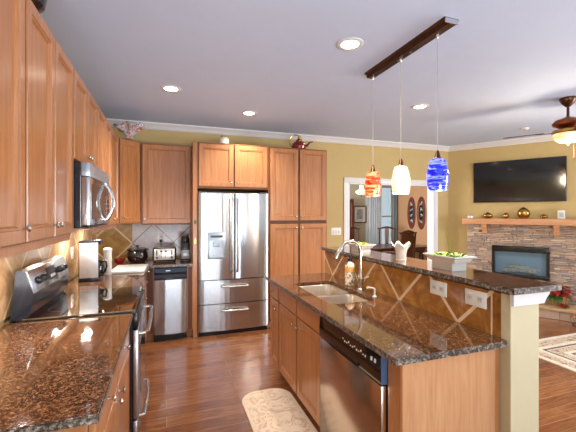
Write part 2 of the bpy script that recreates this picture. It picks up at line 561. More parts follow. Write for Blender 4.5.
crown('trim_1', YB + 3, (XL, -3, 0), R(90), 0, 1)
crown('trim_2', C0.x - XL, (XL, YB, 0), 0, 1, .55)
crown('trim_3', TVL, (C0.x, C0.y, 0), TVROT, .55, 0)
# cased opening to the dining room
b = MB()
for x0, x1 in ((OX0 - .085, OX0), (OX1, OX1 + .068)):
    b.box(x0, x1, YB - .02, YB, 0, OZ + .085); 
b.box(OX0 - .085, OX1 + .068, YB - .022, YB, OZ, OZ + .085, .004)
b.box(OX0 - .001, OX0 + .018, YB - .01, YB + .15, 0, OZ); b.box(OX1 - .018, OX1 + .001, YB - .01, YB + .15, 0, OZ); b.box(OX0, OX1, YB - .01, YB + .15, OZ - .018, OZ + .001)
struct('trim_4', b, 'white')
struct('baseboard_back', MB().box(2.14, OX0 - .085, YB - .015, YB, 0, .13), 'white')
struct('baseboard_fireplace', MB().box(2.1, TVL, -.015, 0, 0, .13), 'white', loc=(C0.x, C0.y, 0), rotz=TVROT)
# dining window
b = MB()
b.box(WX0 - .07, WX1 + .07, DY - .02, DY, WZ1, WZ1 + .07); b.box(WX0 - .07, WX0, DY - .02, DY, WZ0, WZ1); b.box(WX1, WX1 + .07, DY - .02, DY, WZ0, WZ1); b.box(WX0 - .09, WX1 + .09, DY - .05, DY, WZ0 - .05, WZ0)
for z in (WZ0, (WZ0 + WZ1) / 2 - .02, WZ1 - .04): b.box(WX0, WX1, DY + .05, DY + .08, z, z + .04)
for x in (WX0, (WX0 + WX1) / 2 - .01, WX1 - .03): b.box(x, x + .03, DY + .05, DY + .08, WZ0, WZ1)
wn = struct('window_1', b, 'white')
MB().box(WX0, WX1, DY + .062, DY + .066, WZ0, WZ1).build('pane', 'glass', wn)

# backsplash tile fields (set into the walls)
b = MB().box(XL, XL + .012, 1.0, YB, .94, 1.42); struct('wall_tile_left', b, 'tile_left')
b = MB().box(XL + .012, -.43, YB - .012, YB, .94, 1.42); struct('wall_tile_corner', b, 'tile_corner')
b = MB().box(-.43, .303, YB - .012, YB, .94, 1.42); struct('wall_tile_back', b, 'tile_back_glare')

# raised bar wall of the island
PX0, PX1, PY0, PY1 = 1.55, 1.745, 1.214, 3.27
struct('wall_bar', MB().box(PX0 + .004, PX1, PY0, PY1, 0, 1.135), 'cream')
b = MB().box(PX0, PX0 + .0125, PY0 + .05, PY1, .90, 1.135); struct('wall_tile_bar', b, 'tile_bar')
b = MB().box(PX0 - .002, PX0 + .001, 1.309, 1.317, .914, 1.14); struct('trim_6', b, simple('grout_line', 'd8b48c', .7))
b = MB()
b.prism([(PX0 - .001, 1.085), (PX0 - .001, 1.146), (PX1 + .05, 1.146), (PX1 + .05, 1.13), (PX1 + .035, 1.118), (PX1 + .02, 1.1), (PX1 + .012, 1.085)], PY0 - .02, PY0, 'y')
b.prism([(PX1, 1.085), (PX1, 1.146), (PX1 + .05, 1.146), (PX1 + .05, 1.13), (PX1 + .035, 1.118), (PX1 + .02, 1.1), (PX1 + .012, 1.085)], PY0, PY1, 'y')
struct('trim_5', b, 'white')

# ------------------------------------------------------------------ cabinets
DOOR = [(0, .004), (.004, 0), (.050, 0), (.052, .005), (.058, .005), (.062, .003), (.068, .013)]
DRAW = [(0, .004), (.004, 0), (.02, 0)]
def knob(parent, x, z, y=-.02):
    return MB().lathe([(.006, 0), (.005, .010), (.006, .014), (.0135, .018), (.0145, .023), (.011, .028), (0, .030)], (x, y, z), 14, 'y').build('knob', 'nickel', parent)
def door(parent, x0, x1, z0, z1, kx=None, kz=None, prof=DOOR):
    d = MB().rings(x0, x1, z0, z1, prof, .02, -.0205).build('door', 'maple', parent)
    if kx is not None: knob(d, kx, kz)
    return d
def drawer(parent, x0, x1, z0, z1, kn=True):
    d = MB().rings(x0, x1, z0, z1, DRAW, .02, -.0205).build('drawer', 'maple', parent)
    if kn: knob(d, (x0 + x1) / 2, (z0 + z1) / 2)
    return d
def body(t, w, d, z0, z1, toe=0, rail=None):
    b = MB()
    b.box(0, w, 0, d, z0 + toe, z1, .002, 1)
    if toe: b.box(.0, w, .07, d, z0, z0 + toe)
    o = b.build('cabinet_body', 'maple', t)
    MB().box(.008, w - .008, -.0012, .0005, z0 + toe + .006, z1 - .006).build('face_frame', 'maple_gap_shade', t)  # dark sheet behind the doors, painted shade for the gaps between them
    return o
UZ0, UZ1 = 1.40, 2.41
UX = -.541
GU = 'wall cabinets along the left wall'
def left_upper(y0, y1, z0, z1, label, doors):
    t = thing('wall_cabinet', label, 'cabinet', (UX, y0, 0), R(90), GU)
    w = y1 - y0 - .002
    body(t, w, UX - XL - .014, z0, z1)
    if z0 < 1.5:
        MB().box(0, w, .0, .018, z0 - .03, z0).build('light_rail', 'maple', t)
        MB().box(w / 2 - .08, w / 2 + .08, .10, .16, z0 - .014, z0 - .001, .003).build('under_light', 'lamp_white', t)
        l = bpy.data.lights.new('under_light_glow', 'AREA'); l.shape = 'RECTANGLE'; l.size, l.size_y, l.energy, l.color = .14, .05, 3.4 * w, (1, .92, .84)
        o = bpy.data.objects.new('under_light_glow', l); COL.objects.link(o); o.parent = t; o.location = (w / 2, .13, z0 - .016)
    for (a, c, kx) in doors: door(t, a, c, z0 + .012, z1 - .012, kx, z0 + .07)
    return t
left_upper(1.17, 1.63, UZ0, UZ1, 'tall maple wall cabinet at the near end of the left wall run', [(.012, .448, .42)])
left_upper(1.63, 2.376, UZ0, UZ1, 'two-door maple wall cabinet over the left counter just before the microwave', [(.010, .366, .338), (.376, .734, .404)])
left_upper(2.376, 3.14, 1.845, UZ1, 'short maple cabinet with two small doors directly above the microwave', [(.012, .376, .345), (.386, .75, .415)])
left_upper(3.14, 3.87, UZ0, UZ1, 'two-door maple wall cabinet just beyond the microwave', [(.012, .36, .335), (.37, .716, .395)])
left_upper(3.87, 4.42, UZ0, UZ1, 'narrow maple wall cabinet squeezed in left of the angled corner cabinet', [(.012, .535, .05)])
# diagonal corner cabinet
cA, cB = Vector((UX, 4.43)), Vector((-.312, 4.725))
dv = (cB - cA); L = dv.length; ang = math.atan2(dv.y, dv.x)
t = thing('corner_wall_cabinet', 'angled maple corner wall cabinet with one door under the painted figurine', 'cabinet', (cA.x, cA.y, 0), ang)
inv = Matrix.Rotation(-ang, 2)
pl = [inv @ (Vector(p) - cA) for p in ((UX, 4.432), (-.314, 4.725), (-.314, YB - .014), (XL + .014, YB - .014), (XL + .014, 4.432))]
MB().prism([tuple(p) for p in pl], UZ0, UZ1).build('cabinet_body', 'maple', t)
door(t, .03, L - .03, UZ0 + .012, UZ1 - .012, .06, UZ0 + .07)
# back wall upper
t = thing('wall_cabinet', 'single wide-door maple wall cabinet above the toaster, left of the fridge', 'cabinet', (-.308, 4.72, 0), 0)
body(t, .61, YB - .014 - 4.72, UZ0 - .02, UZ1)
door(t, .02, .60, UZ0 - .005, UZ1 - .012, .05, UZ0 + .06)
# fridge surround, cabinet over fridge, pantry
FY = 4.40
t = thing('end_panel', 'tall maple side panel standing against the left side of the fridge', 'panel', (.305, FY, 0))
MB().box(0, .052, 0, YB - FY - .014, 0, 2.41, .002, 1).build('panel', 'maple', t)
MB().lathe([(.016, 0), (.016, .006), (0, .007)], (.026, 0, 1.42), 10, 'y', (1, 1.6)).build('magnet', 'darkgreen', t)
MB().prism([(.018, 1.15), (.034, 1.15), (.037, 1.19), (.027, 1.235), (.016, 1.19)], -.012, 0, 'y').build('key_tag', 'gold', t)
t = thing('over_fridge_cabinet', 'two-door maple cabinet mounted right above the fridge', 'cabinet', (.358, FY, 0))
body(t, .905, YB - FY - .014, 1.84, 2.41)
door(t, .015, .445, 1.862, 2.392, .41, 1.92); door(t, .46, .89, 1.862, 2.392, .495, 1.92)
t = thing('pantry_cabinet', 'tall maple pantry with two upper and two lower doors beside the fridge', 'cabinet', (1.268, FY, 0))
pw = .85
body(t, pw, YB - FY - .014, 0, 2.41, .1)
for z0, z1, kz in ((.13, 1.385, 1.33), (1.43, 2.392, 1.485)):
    door(t, .02, pw / 2 - .012, z0, z1, pw / 2 - .04, kz); door(t, pw / 2 + .012, pw - .02, z0, z1, pw / 2 + .04, kz)

# left base cabinets
BX = -.235
t = thing('base_cabinet', 'maple base cabinet under the near left granite counter, beside the range', 'cabinet', (BX, 1.235, 0), R(90))
body(t, 1.105, BX - XL - .014, 0, .882, .1)
drawer(t, .015, .545, .735, .868); drawer(t, .56, 1.09, .735, .868)
door(t, .015, .545, .125, .72, .5, .675); door(t, .56, 1.09, .125, .72, .605, .675)
t = thing('corner_base_cabinet', 'maple base cabinet in the back left corner beyond the range', 'cabinet', (BX, 3.112, 0), R(90))
body(t, 1.29, BX - XL - .014, 0, .882, .1)
drawer(t, .02, .55, .735, .868); door(t, .02, .55, .125, .72, .07, .675)
drawer(t, .57, 1.1, .735, .868); door(t, .57, 1.1, .125, .72, .62, .675)
t = thing('filler_cabinet', 'narrow maple base strip left of the slim steel compactor', 'cabinet', (BX + .001, FY, 0))
body(t, .09, YB - FY - .014, 0, .882, .1); knob(t, .03, .845, 0)
t = thing('filler_cabinet', 'narrow maple base strip between the slim steel compactor and the fridge panel', 'cabinet', (.238, FY, 0))
body(t, .065, YB - FY - .014, 0, .882, .1)

# island cabinets (local +x runs towards the camera)
IX, IY1, IY0 = .966, 3.225, 1.255
GI = 'maple island base cabinets'
def isl(y1, w, label):
    t = thing('island_cabinet', label, 'cabinet', (IX, y1, 0), R(-90), GI)
    body(t, w, PX0 - IX - .002, 0, .66 if w > .6 else .882, .1)
    return t
t = isl(IY1, .265, 'narrow maple island cabinet with one drawer over one door, at the far end')
drawer(t, .02, .25, .735, .868); door(t, .02, .25, .125, .72, .215, .66)
t = isl(IY1 - .267, .905, 'maple sink cabinet with two false fronts and two doors beside the dishwasher')
MB().box(0, .905, 0, .02, .66, .882).build('face_frame', 'maple', t)
for x in (0, .887): MB().box(x, x + .018, .02, .55, .66, .882).build('side_panel', 'maple', t)
drawer(t, .018, .44, .735, .868, False); drawer(t, .465, .888, .735, .868, False)
door(t, .018, .44, .125, .72, .405, .65); door(t, .465, .888, .125, .72, .50, .65)
t = thing('island_end_panel', 'plain maple end panel closing the near end of the island', 'panel', (IX, IY0, 0))
MB().box(-.0, .54, 0, .018, 0, .882, .002, 1).build('panel', wood('island_end_maple_lit', 'b88056', 'cb976c', 'd8a87e'), t)  # lighter copy of the cabinet maple, brighter light put into its colour
MB().box(0, .03, .018, .105, 0, .882).build('stile', 'maple', t)
MB().box(.54, .583, .012, .02, 0, .882).build('filler', 'maple', t)

# ------------------------------------------------------------------ countertops
CT0, CT1 = .884, .914
def slab(name, label, pts, z0, z1, hole=None):
    b = MB()
    b.prism(pts, z0, z1)
    bm = b.bm
    bm.normal_update()
    ed = [e for e in bm.edges if abs(e.verts[0].co.z - e.verts[1].co.z) < 1e-6]
    bmesh.ops.bevel(bm, geom=ed, offset=.004, segments=2, affect='EDGES')
    bm.normal_update()
    for f in bm.faces:
        f.material_index = 1 if abs(f.normal.z) < .5 else 0
    return tag(b.build(name, ['granite', 'granite_edge']), label, 'countertop')
slab('granite_countertop', 'polished brown granite worktop in the left foreground, before the range', [(XL + .012, 1.19), (-.195, 1.19), (-.195, 2.338), (XL + .012, 2.338)], CT0, CT1)
slab('granite_countertop', 'L-shaped brown granite worktop in the corner carrying the coffee maker and toaster', [(XL + .012, 3.112), (-.195, 3.112), (-.195, 4.375), (.302, 4.375), (.302, YB - .012), (XL + .012, YB - .012)], CT0, CT1)
# island top with the sink cut out: built as a ring of faces
SX0, SX1, SY0, SY1 = 1.045, 1.40, 2.10, 2.85
def rrect(x0, x1, y0, y1, r, n=5):
    out = []
    for cx, cy, a0 in ((x1 - r, y1 - r, 0), (x0 + r, y1 - r, 90), (x0 + r, y0 + r, 180), (x1 - r, y0 + r, 270)):
        for i in range(n + 1):
            a = R(a0 + 90 * i / n)
            out.append((cx + r * math.cos(a), cy + r * math.sin(a)))
    return out
def island_top():
    b = MB(); bm = b.bm
    outer = [(.91, 1.225), (PX0, 1.225), (PX0, 3.25), (.91, 3.25)]
    inner = rrect(SX0, SX1, SY0, SY1, .06)
    for z in (CT0, CT1):
        vo = [bm.verts.new((x, y, z)) for x, y in outer]; vi = [bm.verts.new((x, y, z)) for x, y in inner]
        ee = [bm.edges.new((vo[i], vo[(i + 1) % 4])) for i in range(4)] + [bm.edges.new((vi[i], vi[(i + 1) % len(vi)])) for i in range(len(vi))]
        bmesh.ops.triangle_fill(bm, edges=ee, use_beauty=True)
        if z == CT0: lo, li = vo, vi
        else: ho, hi = vo, vi
    for A, B in ((lo, ho), (li, hi)):
        for i in range(len(A)):
            f = bm.faces.new((A[i], A[(i + 1) % len(A)], B[(i + 1) % len(A)], B[i])); f.material_index = 1 if A is lo else 0
    bmesh.ops.recalc_face_normals(bm, faces=bm.faces)
    return tag(b.build('granite_countertop', ['granite', 'granite_edge']), 'polished brown granite island worktop with the steel sink cut into it', 'countertop')
island_top()
slab('bar_top', 'raised narrow granite bar top carrying the vase and white planters', [(1.52, 1.17), (1.835, 1.165), (1.835, 3.29), (1.52, 3.29)], 1.146, 1.176)

# sink: two bowls
t = thing('kitchen_sink', 'undermounted double-bowl stainless steel sink in the island', 'sink', ((SX0 + SX1) / 2, (SY0 + SY1) / 2, CT0))
def bowl(x0, x1, y0, y1, dp, name):
    b = MB(); bm = b.bm
    cx, cy = (SX0 + SX1) / 2, (SY0 + SY1) / 2
    prev = None; fs = []
    for ins, z, r in ((-.012, -.0005, .07), (0, -.001, .06), (.004, -.01, .055), (.01, -dp + .03, .05), (.03, -dp + .006, .05), (.06, -dp, .05)):
        ring = [bm.verts.new((x - cx, y - cy, z)) for x, y in rrect(x0 + ins, x1 - ins, y0 + ins, y1 - ins, r, 4)]
        if prev:
            for k in range(len(ring)): fs.append(bm.faces.new((prev[k], prev[(k + 1) % len(ring)], ring[(k + 1) % len(ring)], ring[k])))
        prev = ring
    fs.append(bm.faces.new(prev))
    bmesh.ops.recalc_face_normals(bm, faces=fs)
    bmesh.ops.reverse_faces(bm, faces=fs)
    o = b.build('bowl', 'steel_sink', t)
    MB().lathe([(.042, .001), (.042, .004), (.03, .003), (0, .002)], ((x0 + x1) / 2 - cx, (y0 + y1) / 2 - cy, -dp), 20).build('drain', 'chrome', o)
ym = 2.46
bowl(SX0 - .003, SX1 + .003, ym + .015, SY1 + .003, .19, 'bowl'); bowl(SX0 - .003, SX1 + .003, SY0 - .003, ym - .015, .17, 'bowl')
MB().box(-(SX1 - SX0) / 2, (SX1 - SX0) / 2, ym - .015 - (SY0 + SY1) / 2, ym + .015 - (SY0 + SY1) / 2, -.05, -.012, .008).build('divider', 'steel_sink', t)

# faucet
t = thing('faucet', 'tall brushed nickel gooseneck faucet with pull-down spray behind the sink', 'faucet', (1.475, 2.44, CT1))
MB().lathe([(.03, 0), (.03, .006), (.024, .012), (.022, .06), (.025, .075), (.025, .11), (.019, .125), (.015, .14)], seg=20).build('base', 'nickel', t)
MB().tube([(0, 0, .13), (0, 0, .30)] + arc((-.09, .012, .30), .09, 0, 150, 12)[0:] , .0125, 12).build('spout', 'nickel', t)
e = arc((-.09, .012, .30), .09, 0, 150, 12)[-1]
dd = Vector((-math.sin(R(150)), 0, math.cos(R(150))))
p0 = Vector(e); p1 = p0 + dd * .035; p2 = p0 + dd * .09; p3 = p0 + dd * .105
sh = MB().tube([p0, p1, p2, p3], [.0135, .019, .021, .017], 12).build('spray_head', 'nickel', t)
MB().tube([p3 - dd * .001, p3 + dd * .006], .015, 12).build('nozzle', 'black', sh)
MB().tube([(0, 0, .09), (.02, -.03, .095), (.035, -.075, .12)], [.012, .009, .007], 10).build('lever', 'nickel', t)
# soap bottle with pump
t = thing('soap_bottle', 'patterned soap bottle with black pump standing behind the sink', 'bottle', (1.475, 2.615, CT1))
MB().lathe([(.036, 0), (.042, .006), (.042, .165), (.036, .185), (.02, .198), (.017, .205)], seg=20).build('bottle', 'label', t)
MB().lathe([(.0425, .115), (.0428, .116), (.0428, .16), (.0425, .161)], seg=20).build('label_band', simple('amber_label', 'd9a860', .3), t)
MB().lathe([(.019, .203), (.019, .225), (.007, .228), (.007, .25), (.016, .252), (.016, .262), (0, .264)], seg=14).tube([(0, 0, .257), (-.045, 0, .252)], .006, 8).build('pump', 'black', t)
# spray / side dispenser right of the faucet
t = thing('soap_dispenser', 'small white angled dispenser beside the faucet at the sink rim', 'dispenser', (1.44, 2.19, CT1))
MB().lathe([(.016, 0), (.016, .006), (.008, .012)], seg=14).tube([(0, 0, .01), (0, 0, .058), (-.004, .004, .062), (-.02, .06, .06), (-.022, .07, .05)], .0065, 10).build('spout', 'white_gloss', t)

# ------------------------------------------------------------------ dishwasher (local +x towards the camera)
DWY = IY1 - .267 - .907
t = thing('dishwasher', 'stainless dishwasher with black control strip in the island front', 'dishwasher', (IX, DWY, 0), R(-90))
dw = .69
dw = DWY - IY0 - .105
MB().box(.004, dw - .004, .0, .54, .1, .878).build('tub', 'black', t)
MB().box(.004, dw - .004, .05, .1, .0, .1).build('kick_plate', 'black', t)
d = MB().box(.006, dw - .006, -.032, -.001, .115, .728, .006).build('door', 'steel_dw', t)
c = MB().prism([(-.001, .734), (-.030, .734), (-.036, .75), (-.036, .80), (-.028, .868), (-.001, .876)], .006, dw - .006, 'x').build('control_panel', 'black_gloss', t)
MB().box(dw - .0065, dw - .004, -.034, -.001, .734, .874).build('panel_cap', simple('cap_blue_reflection', '4a648c', .25), t)  # blue is a reflection on the panel end, painted as its colour
MB().prism([(-.035, .738), (-.041, .744), (-.041, .756), (-.036, .762)], .17, dw - .2, 'x').build('handle', 'black', c)
for i in range(12):
    x = dw - .37 + i * .021
    MB().obox((x, -.0345, .818 + (.01 if i % 3 == 0 else 0)), (.008, .002, .010 if i % 2 else .006), (R(-7), 0, 0)).build('marking', 'plastic_white', c)
for i in range(2):
    MB().obox((dw - .085 + i * .03, -.034, .828), (.012, .003, .018), (R(-7), 0, 0)).build('button', 'plastic_white', c)

# ------------------------------------------------------------------ compactor
t = thing('trash_compactor', 'slim stainless compactor with dark blue control top under the toaster', 'appliance', (-.142, FY, 0))
cw = .376
MB().box(.003, cw - .003, .0, .55, .05, .88).build('cabinet_shell', 'black', t)
b = MB()
N = 8
prof = [(.004 + (cw - .008) * i / N, -.03 - .016 * (1 - (2 * i / N - 1) ** 2)) for i in range(N + 1)]
MB().prism(prof + [(cw - .004, -.001), (.004, -.001)], .09, .735).build('door', 'steel', t)
MB().box(.02, cw - .02, .04, .06, .0, .085).build('kick_plate', 'black', t)
pn = MB().prism([(-.001, .742), (-.035, .742), (-.052, .765), (-.03, .80), (-.045, .825), (-.03, .872), (-.001, .878)], .004, cw - .004, 'x').build('control_panel', 'navy', t)
MB().obox((cw * .42, -.040, .845), (.05, .003, .012), (R(-15), 0, 0)).build('badge', 'chrome', pn)

# ------------------------------------------------------------------ fridge
t = thing('refrigerator', 'large stainless French-door refrigerator with water dispenser and two lower drawers', 'refrigerator', (.363, FY - .026, 0))
fw = .895
MB().box(.0, fw, .06, .64, .02, 1.785).build('body', simple('grey_steel_side', '4a4c50', .4, .3), t)
MB().box(.01, fw - .01, .03, .1, .0, .055).build('toe_grille', 'black', t)
def bowed(x0, x1, z0, z1, bow=.012):
    n = 10
    P = [(x0, .055), (x0, .012), (x0 + .004, .004)]
    for i in range(n + 1):
        u = i / n
        P.append((x0 + .008 + (x1 - x0 - .016) * u, .002 - bow * (1 - (2 * u - 1) ** 2)))
    P += [(x1 - .004, .004), (x1, .012), (x1, .055)]
    return MB().prism(P, z0, z1)
xm = fw / 2
dl = bowed(.002, xm - .003, .70, 1.782).build('door', 'steel', t)
dr = bowed(xm + .003, fw - .002, .70, 1.782).build('door', 'steel', t)
for d, x in ((dl, xm - .035), (dr, xm + .035)):
    MB().tube([(x, -.0, .79), (x, -.05, .80), (x, -.058, .84), (x, -.06, 1.25), (x, -.058, 1.66), (x, -.05, 1.70), (x, -.0, 1.71)], .0125, 12).build('handle', 'nickel', d)
ds = MB()
ds.box(.11, .335, -.014, -.004, .955, 1.295, .003).build('dispenser', 'steel_side', dl)
MB().box(.135, .31, -.016, -.0135, .995, 1.185).build('dispenser_recess', simple('recess_grey', '8c9096', .25, .7), dl)
MB().box(.18, .26, -.03, -.0155, 1.11, 1.17, .004).build('dispenser_nozzle', 'steel_side', dl)
MB().box(.15, .30, -.0155, -.0135, 1.225, 1.253).build('dispenser_display', 'black', dl)
MB().box(.135, .31, -.026, -.0135, .97, .995, .003).build('drip_tray', 'steel_side', dl)
MB().lathe([(.009, 0), (.009, .003), (0, .0035)], (fw - .09, .0, 1.725), 14, 'y').build('badge', 'black', dr)
for z0, z1 in ((.40, .69), (.06, .39)):
    dw_ = bowed(.002, fw - .002, z0, z1, .016).build('drawer', 'steel', t)
    zz = z1 - .075
    MB().tube([(.28, -.0, zz), (.29, -.05, zz), (.33, -.062, zz), (xm, -.066, zz), (fw - .33, -.062, zz), (fw - .29, -.05, zz), (fw - .28, -.0, zz)], .0125, 12).build('handle', 'nickel', dw_)
for x in (.02, fw - .10): MB().box(x, x + .08, .02, .1, 1.782, 1.80).build('hinge_cover', 'black', t)

# ------------------------------------------------------------------ range (local +x away from camera along wall, -y into the room)
t = thing('range', 'stainless electric range with glass cooktop set into the left counter', 'range', (-.20, 2.343, 0), R(90))
rw = .765
MB().box(.004, rw - .004, .0, .63, .03, .905).build('body', 'navy', t)
ck = MB().box(.0, rw, -.012, .60, .906, .922, .005).build('cooktop_frame', 'black_gloss', t)
gm = NT('cooktop_glass').set(.03, 0, .8, 1); gm.b.inputs['Base Color'].default_value = lin('0a0908'); M['cook'] = gm.m
MB().box(.012, rw - .012, .005, .57, .9222, .925).build('cooktop_glass', 'cook', ck)
MB().box(.0, rw, -.016, -.011, .905, .925, .002, 1).build('front_trim', 'chrome', ck)
MB().box(-.0005, .008, -.012, .57, .9225, .9275).build('side_trim', 'chrome', ck)
for i, (x, y, r) in enumerate(((.2, .15, .10), (.56, .15, .075), (.2, .42, .075), (.56, .42, .10))):
    MB().tube([(x + r * math.cos(2 * math.pi * k / 28), y + r * math.sin(2 * math.pi * k / 28), .9250) for k in range(28)], .0006, 5, True).build('burner_ring', simple('burner_grey', '4a4a4c', .3), ck)
bgd = MB().prism([(.555, .922), (.53, .95), (.518, 1.065), (.555, 1.195), (.60, 1.20), (.628, .922)], .0, rw, 'x').build('backguard', 'navy', t)
sl = math.atan2(.037, .13)
def onpanel(x, s, out):   # point on the sloping panel
    return (x, .518 + .037 * s - out * math.cos(sl), 1.065 + .13 * s + out * math.sin(sl) * 1)
pn = MB().obox(onpanel(rw / 2, .5, .002), (rw - .01, .008, .132), (-sl, 0, 0), .002).build('control_panel', 'steel', bgd)
for x in (.12, .20, .565, .645):
    k = MB().lathe([(.024, 0), (.023, .012), (.017, .018), (.016, .03), (0, .031)], (0, 0, 0), 18, 'y').build('knob', 'black', pn)
    k.location = onpanel(x, .45, .006); k.rotation_euler.x = -sl
dsp = MB().obox(onpanel(.385, .5, .007), (.17, .004, .085), (-sl, 0, 0)).build('display', 'black_gloss', pn)
for i in range(3):
    MB().obox(onpanel(.35 + i * .035, .36, .0095), (.022, .002, .018), (-sl, 0, 0)).build('button', 'plastic_white', dsp)
od = MB().box(.008, rw - .008, -.035, -.001, .245, .80, .006).build('oven_door', 'steel', t)
MB().box(.12, rw - .12, -.038, -.0345, .36, .66).build('oven_window', 'black_gloss', od)
MB().tube([(.05, -.02, .765), (.05, -.07, .765), (.07, -.085, .765), (rw / 2, -.092, .765), (rw - .07, -.085, .765), (rw - .05, -.07, .765), (rw - .05, -.02, .765)], .012, 12).build('handle', 'nickel', od)
MB().box(.008, rw - .008, -.03, -.001, .81, .90, .004).build('vent_trim', 'black', t)
wd = MB().box(.008, rw - .008, -.03, -.001, .06, .235, .006).build('warming_drawer', 'steel', t)
MB().tube([(.12, -.02, .20), (.13, -.06, .20), (rw / 2, -.07, .20), (rw - .13, -.06, .20), (rw - .12, -.02, .20)], .010, 10).build('handle', 'nickel', wd)
MB().box(.03, rw - .03, .03, .2, .0, .032).build('kick_plate', 'black', t)

# ------------------------------------------------------------------ microwave
t = thing('microwave', 'stainless over-the-range microwave with bowed handle under the left cabinets', 'microwave', (-.487, 2.379, 0), R(90))
mw = .757
MB().box(.0, mw, .0, -XL - .487 - .014, 1.445, 1.84, .003, 1).build('body', 'navy', t)
MB().box(.0, mw, -.05, -.001, 1.752, 1.836, .004).build('vent_grille', 'steel_side', t)
d = MB().box(.0, .60, -.05, -.001, 1.452, 1.748, .005).build('door', 'steel', t)
MB().box(.06, .50, -.0525, -.049, 1.49, 1.71).build('window', simple('smoked_glass', '3a3230', .06, .3), d)
MB().tube([(.555, -.045, 1.47), (.555, -.075, 1.50), (.555, -.098, 1.56), (.555, -.105, 1.61), (.555, -.098, 1.66), (.555, -.075, 1.72), (.555, -.045, 1.745)], [.010, .013, .015, .016, .015, .013, .010], 12).build('handle', 'chrome', d)
c = MB().box(.603, mw, -.05, -.001, 1.452, 1.748, .005).build('control_panel', 'steel', t)
MB().box(.625, mw - .02, -.052, -.049, 1.66, 1.71).build('display', 'black_gloss', c)
for i in range(3):
    for j in range(4):
        MB().box(.628 + i * .038, .655 + i * .038, -.052, -.049, 1.50 + j * .036, 1.522 + j * .036).build('button', 'black', c)
MB().box(.01, mw - .01, -.04, .25, 1.436, 1.446).build('base_plate', 'black', t)

# ------------------------------------------------------------------ small things on the counters
t = thing('coffee_maker', 'silver and black coffee maker on the counter behind the range', 'coffee maker', (-.650, 3.60, CT1), 0)
t.scale = (.9, 1, 1.06)
MB().box(-.10, .09, -.09, .09, 0, .03, .006).build('base', 'navy', t)
MB().box(-.10, .0, -.085, .09, .03, .33, .008).build('water_tank', 'black', t)
MB().box(-.09, .075, -.092, -.08, .032, .325, .004).build('side_panel', simple('silver_plastic', 'd6d9dc', .3, .3), t)
MB().box(-.10, .09, -.085, .09, .31, .345, .008).build('lid', 'black', t)
cf = MB().lathe([(.05, .032), (.062, .05), (.062, .12), (.04, .16), (.042, .17), (0, .171)], (.055, .015, 0), 18).build('carafe', 'black_gloss', t)
MB().tube([(.10, -.02, .16), (.135, -.035, .165), (.145, -.035, .12), (.125, -.03, .07), (.108, -.02, .06)], .009, 8).build('handle', 'black', cf)
tag(MB().lathe([(.034, 0), (.037, .005), (.037, .235), (.04, .238), (.04, .26), (.02, .27), (0, .271)], seg=20).build('canister', 'plastic_white', loc=(-.555, 3.86, CT1)), 'tall white canister standing right beside the coffee maker', 'canister')
tag(MB().box(-.165, .165, -.25, .25, 0, .022, .006).build('cutting_board', 'white_gloss', loc=(-.375, 4.13, CT1), rotz=R(-2)), 'flat white cutting board lying on the corner counter', 'cutting board')
t = thing('candle_bowl', 'small red glazed bowl with a candle in the counter corner', 'bowl', (-.545, 4.68, CT1))
MB().lathe([(.035, 0), (.04, .005), (.065, .04), (.072, .06), (.066, .06), (.055, .035), (0, .025)], seg=20).build('bowl', 'red_glaze', t)
MB().lathe([(.028, .026), (.028, .07), (0, .072)], seg=14).build('candle', 'red_glaze', t)
t = thing('slow_cooker', 'round dark brown pot with a glass lid in the back corner', 'pot', (-.345, 4.75, CT1))
MB().lathe([(.08, 0), (.105, .02), (.125, .07), (.12, .12), (.105, .15), (.10, .15), (.09, .03), (0, .02)], seg=28).build('pot', 'pot_dark', t)
ld = MB().lathe([(.128, .151), (.13, .157), (.09, .18), (0, .19)], seg=28).build('lid', 'glass', t)
MB().lathe([(.01, .189), (.01, .198), (.02, .203), (.018, .214), (0, .216)], seg=14).build('lid_knob', 'black', ld)
t = thing('toaster', 'silver four-slot toaster with black ends on the back counter', 'toaster', (-.025, 4.68, CT1))
MB().box(-.14, .14, -.085, .085, .012, .185, .02, 3).build('shell', 'black', t)
fp = MB().box(-.122, .122, -.092, -.07, .03, .17, .006).build('front_plate', simple('satin_steel', 'd4d2cc', .3, .7), t)
for x in (-.04, .015):
    MB().box(x - .003, x + .003, -.094, -.09, .06, .155).build('lever_slot', 'black', fp)
    MB().box(x - .014, x + .014, -.108, -.092, .135, .147, .003).build('lever', 'black', fp)
for x in (-.09, .085):
    MB().lathe([(.016, 0), (.014, .012), (0, .013)], (x, -.092, .062), 14, 'y').build('dial', 'black', fp)
    MB().box(x - .008, x + .008, -.0935, -.0915, .09, .15).build('button_strip', 'black', fp)
MB().box(-.125, .125, -.06, -.03, .184, .187).box(-.125, .125, .02, .05, .184, .187).build('slots', 'black_gloss', t)
for sx in (-.12, .12):
    for sy in (-.06, .06): MB().lathe([(.012, 0), (.012, .014)], (sx, sy, 0), 10).build('foot', 'black', t)
t = thing('coffee_grinder', 'upright black coffee grinder beside the fridge panel', 'grinder', (.225, 4.62, CT1))
MB().box(-.062, .062, -.07, .08, 0, .03, .006).build('base', 'black', t)
MB().box(-.055, .055, -.02, .075, .03, .24, .01).build('column', 'black', t)
MB().box(-.05, .05, -.065, -.01, .035, .15, .008).build('receptacle', simple('smoke_grey', '8c8f92', .25, .4), t)
MB().lathe([(.05, .238), (.056, .25), (.05, .31), (.04, .325), (0, .33)], (0, .02, 0), 18).build('hopper', 'black_gloss', t)
MB().tube([(.02, .02, .325), (.03, .0, .345), (.045, -.01, .33)], .007, 8).build('grip', 'black', t)

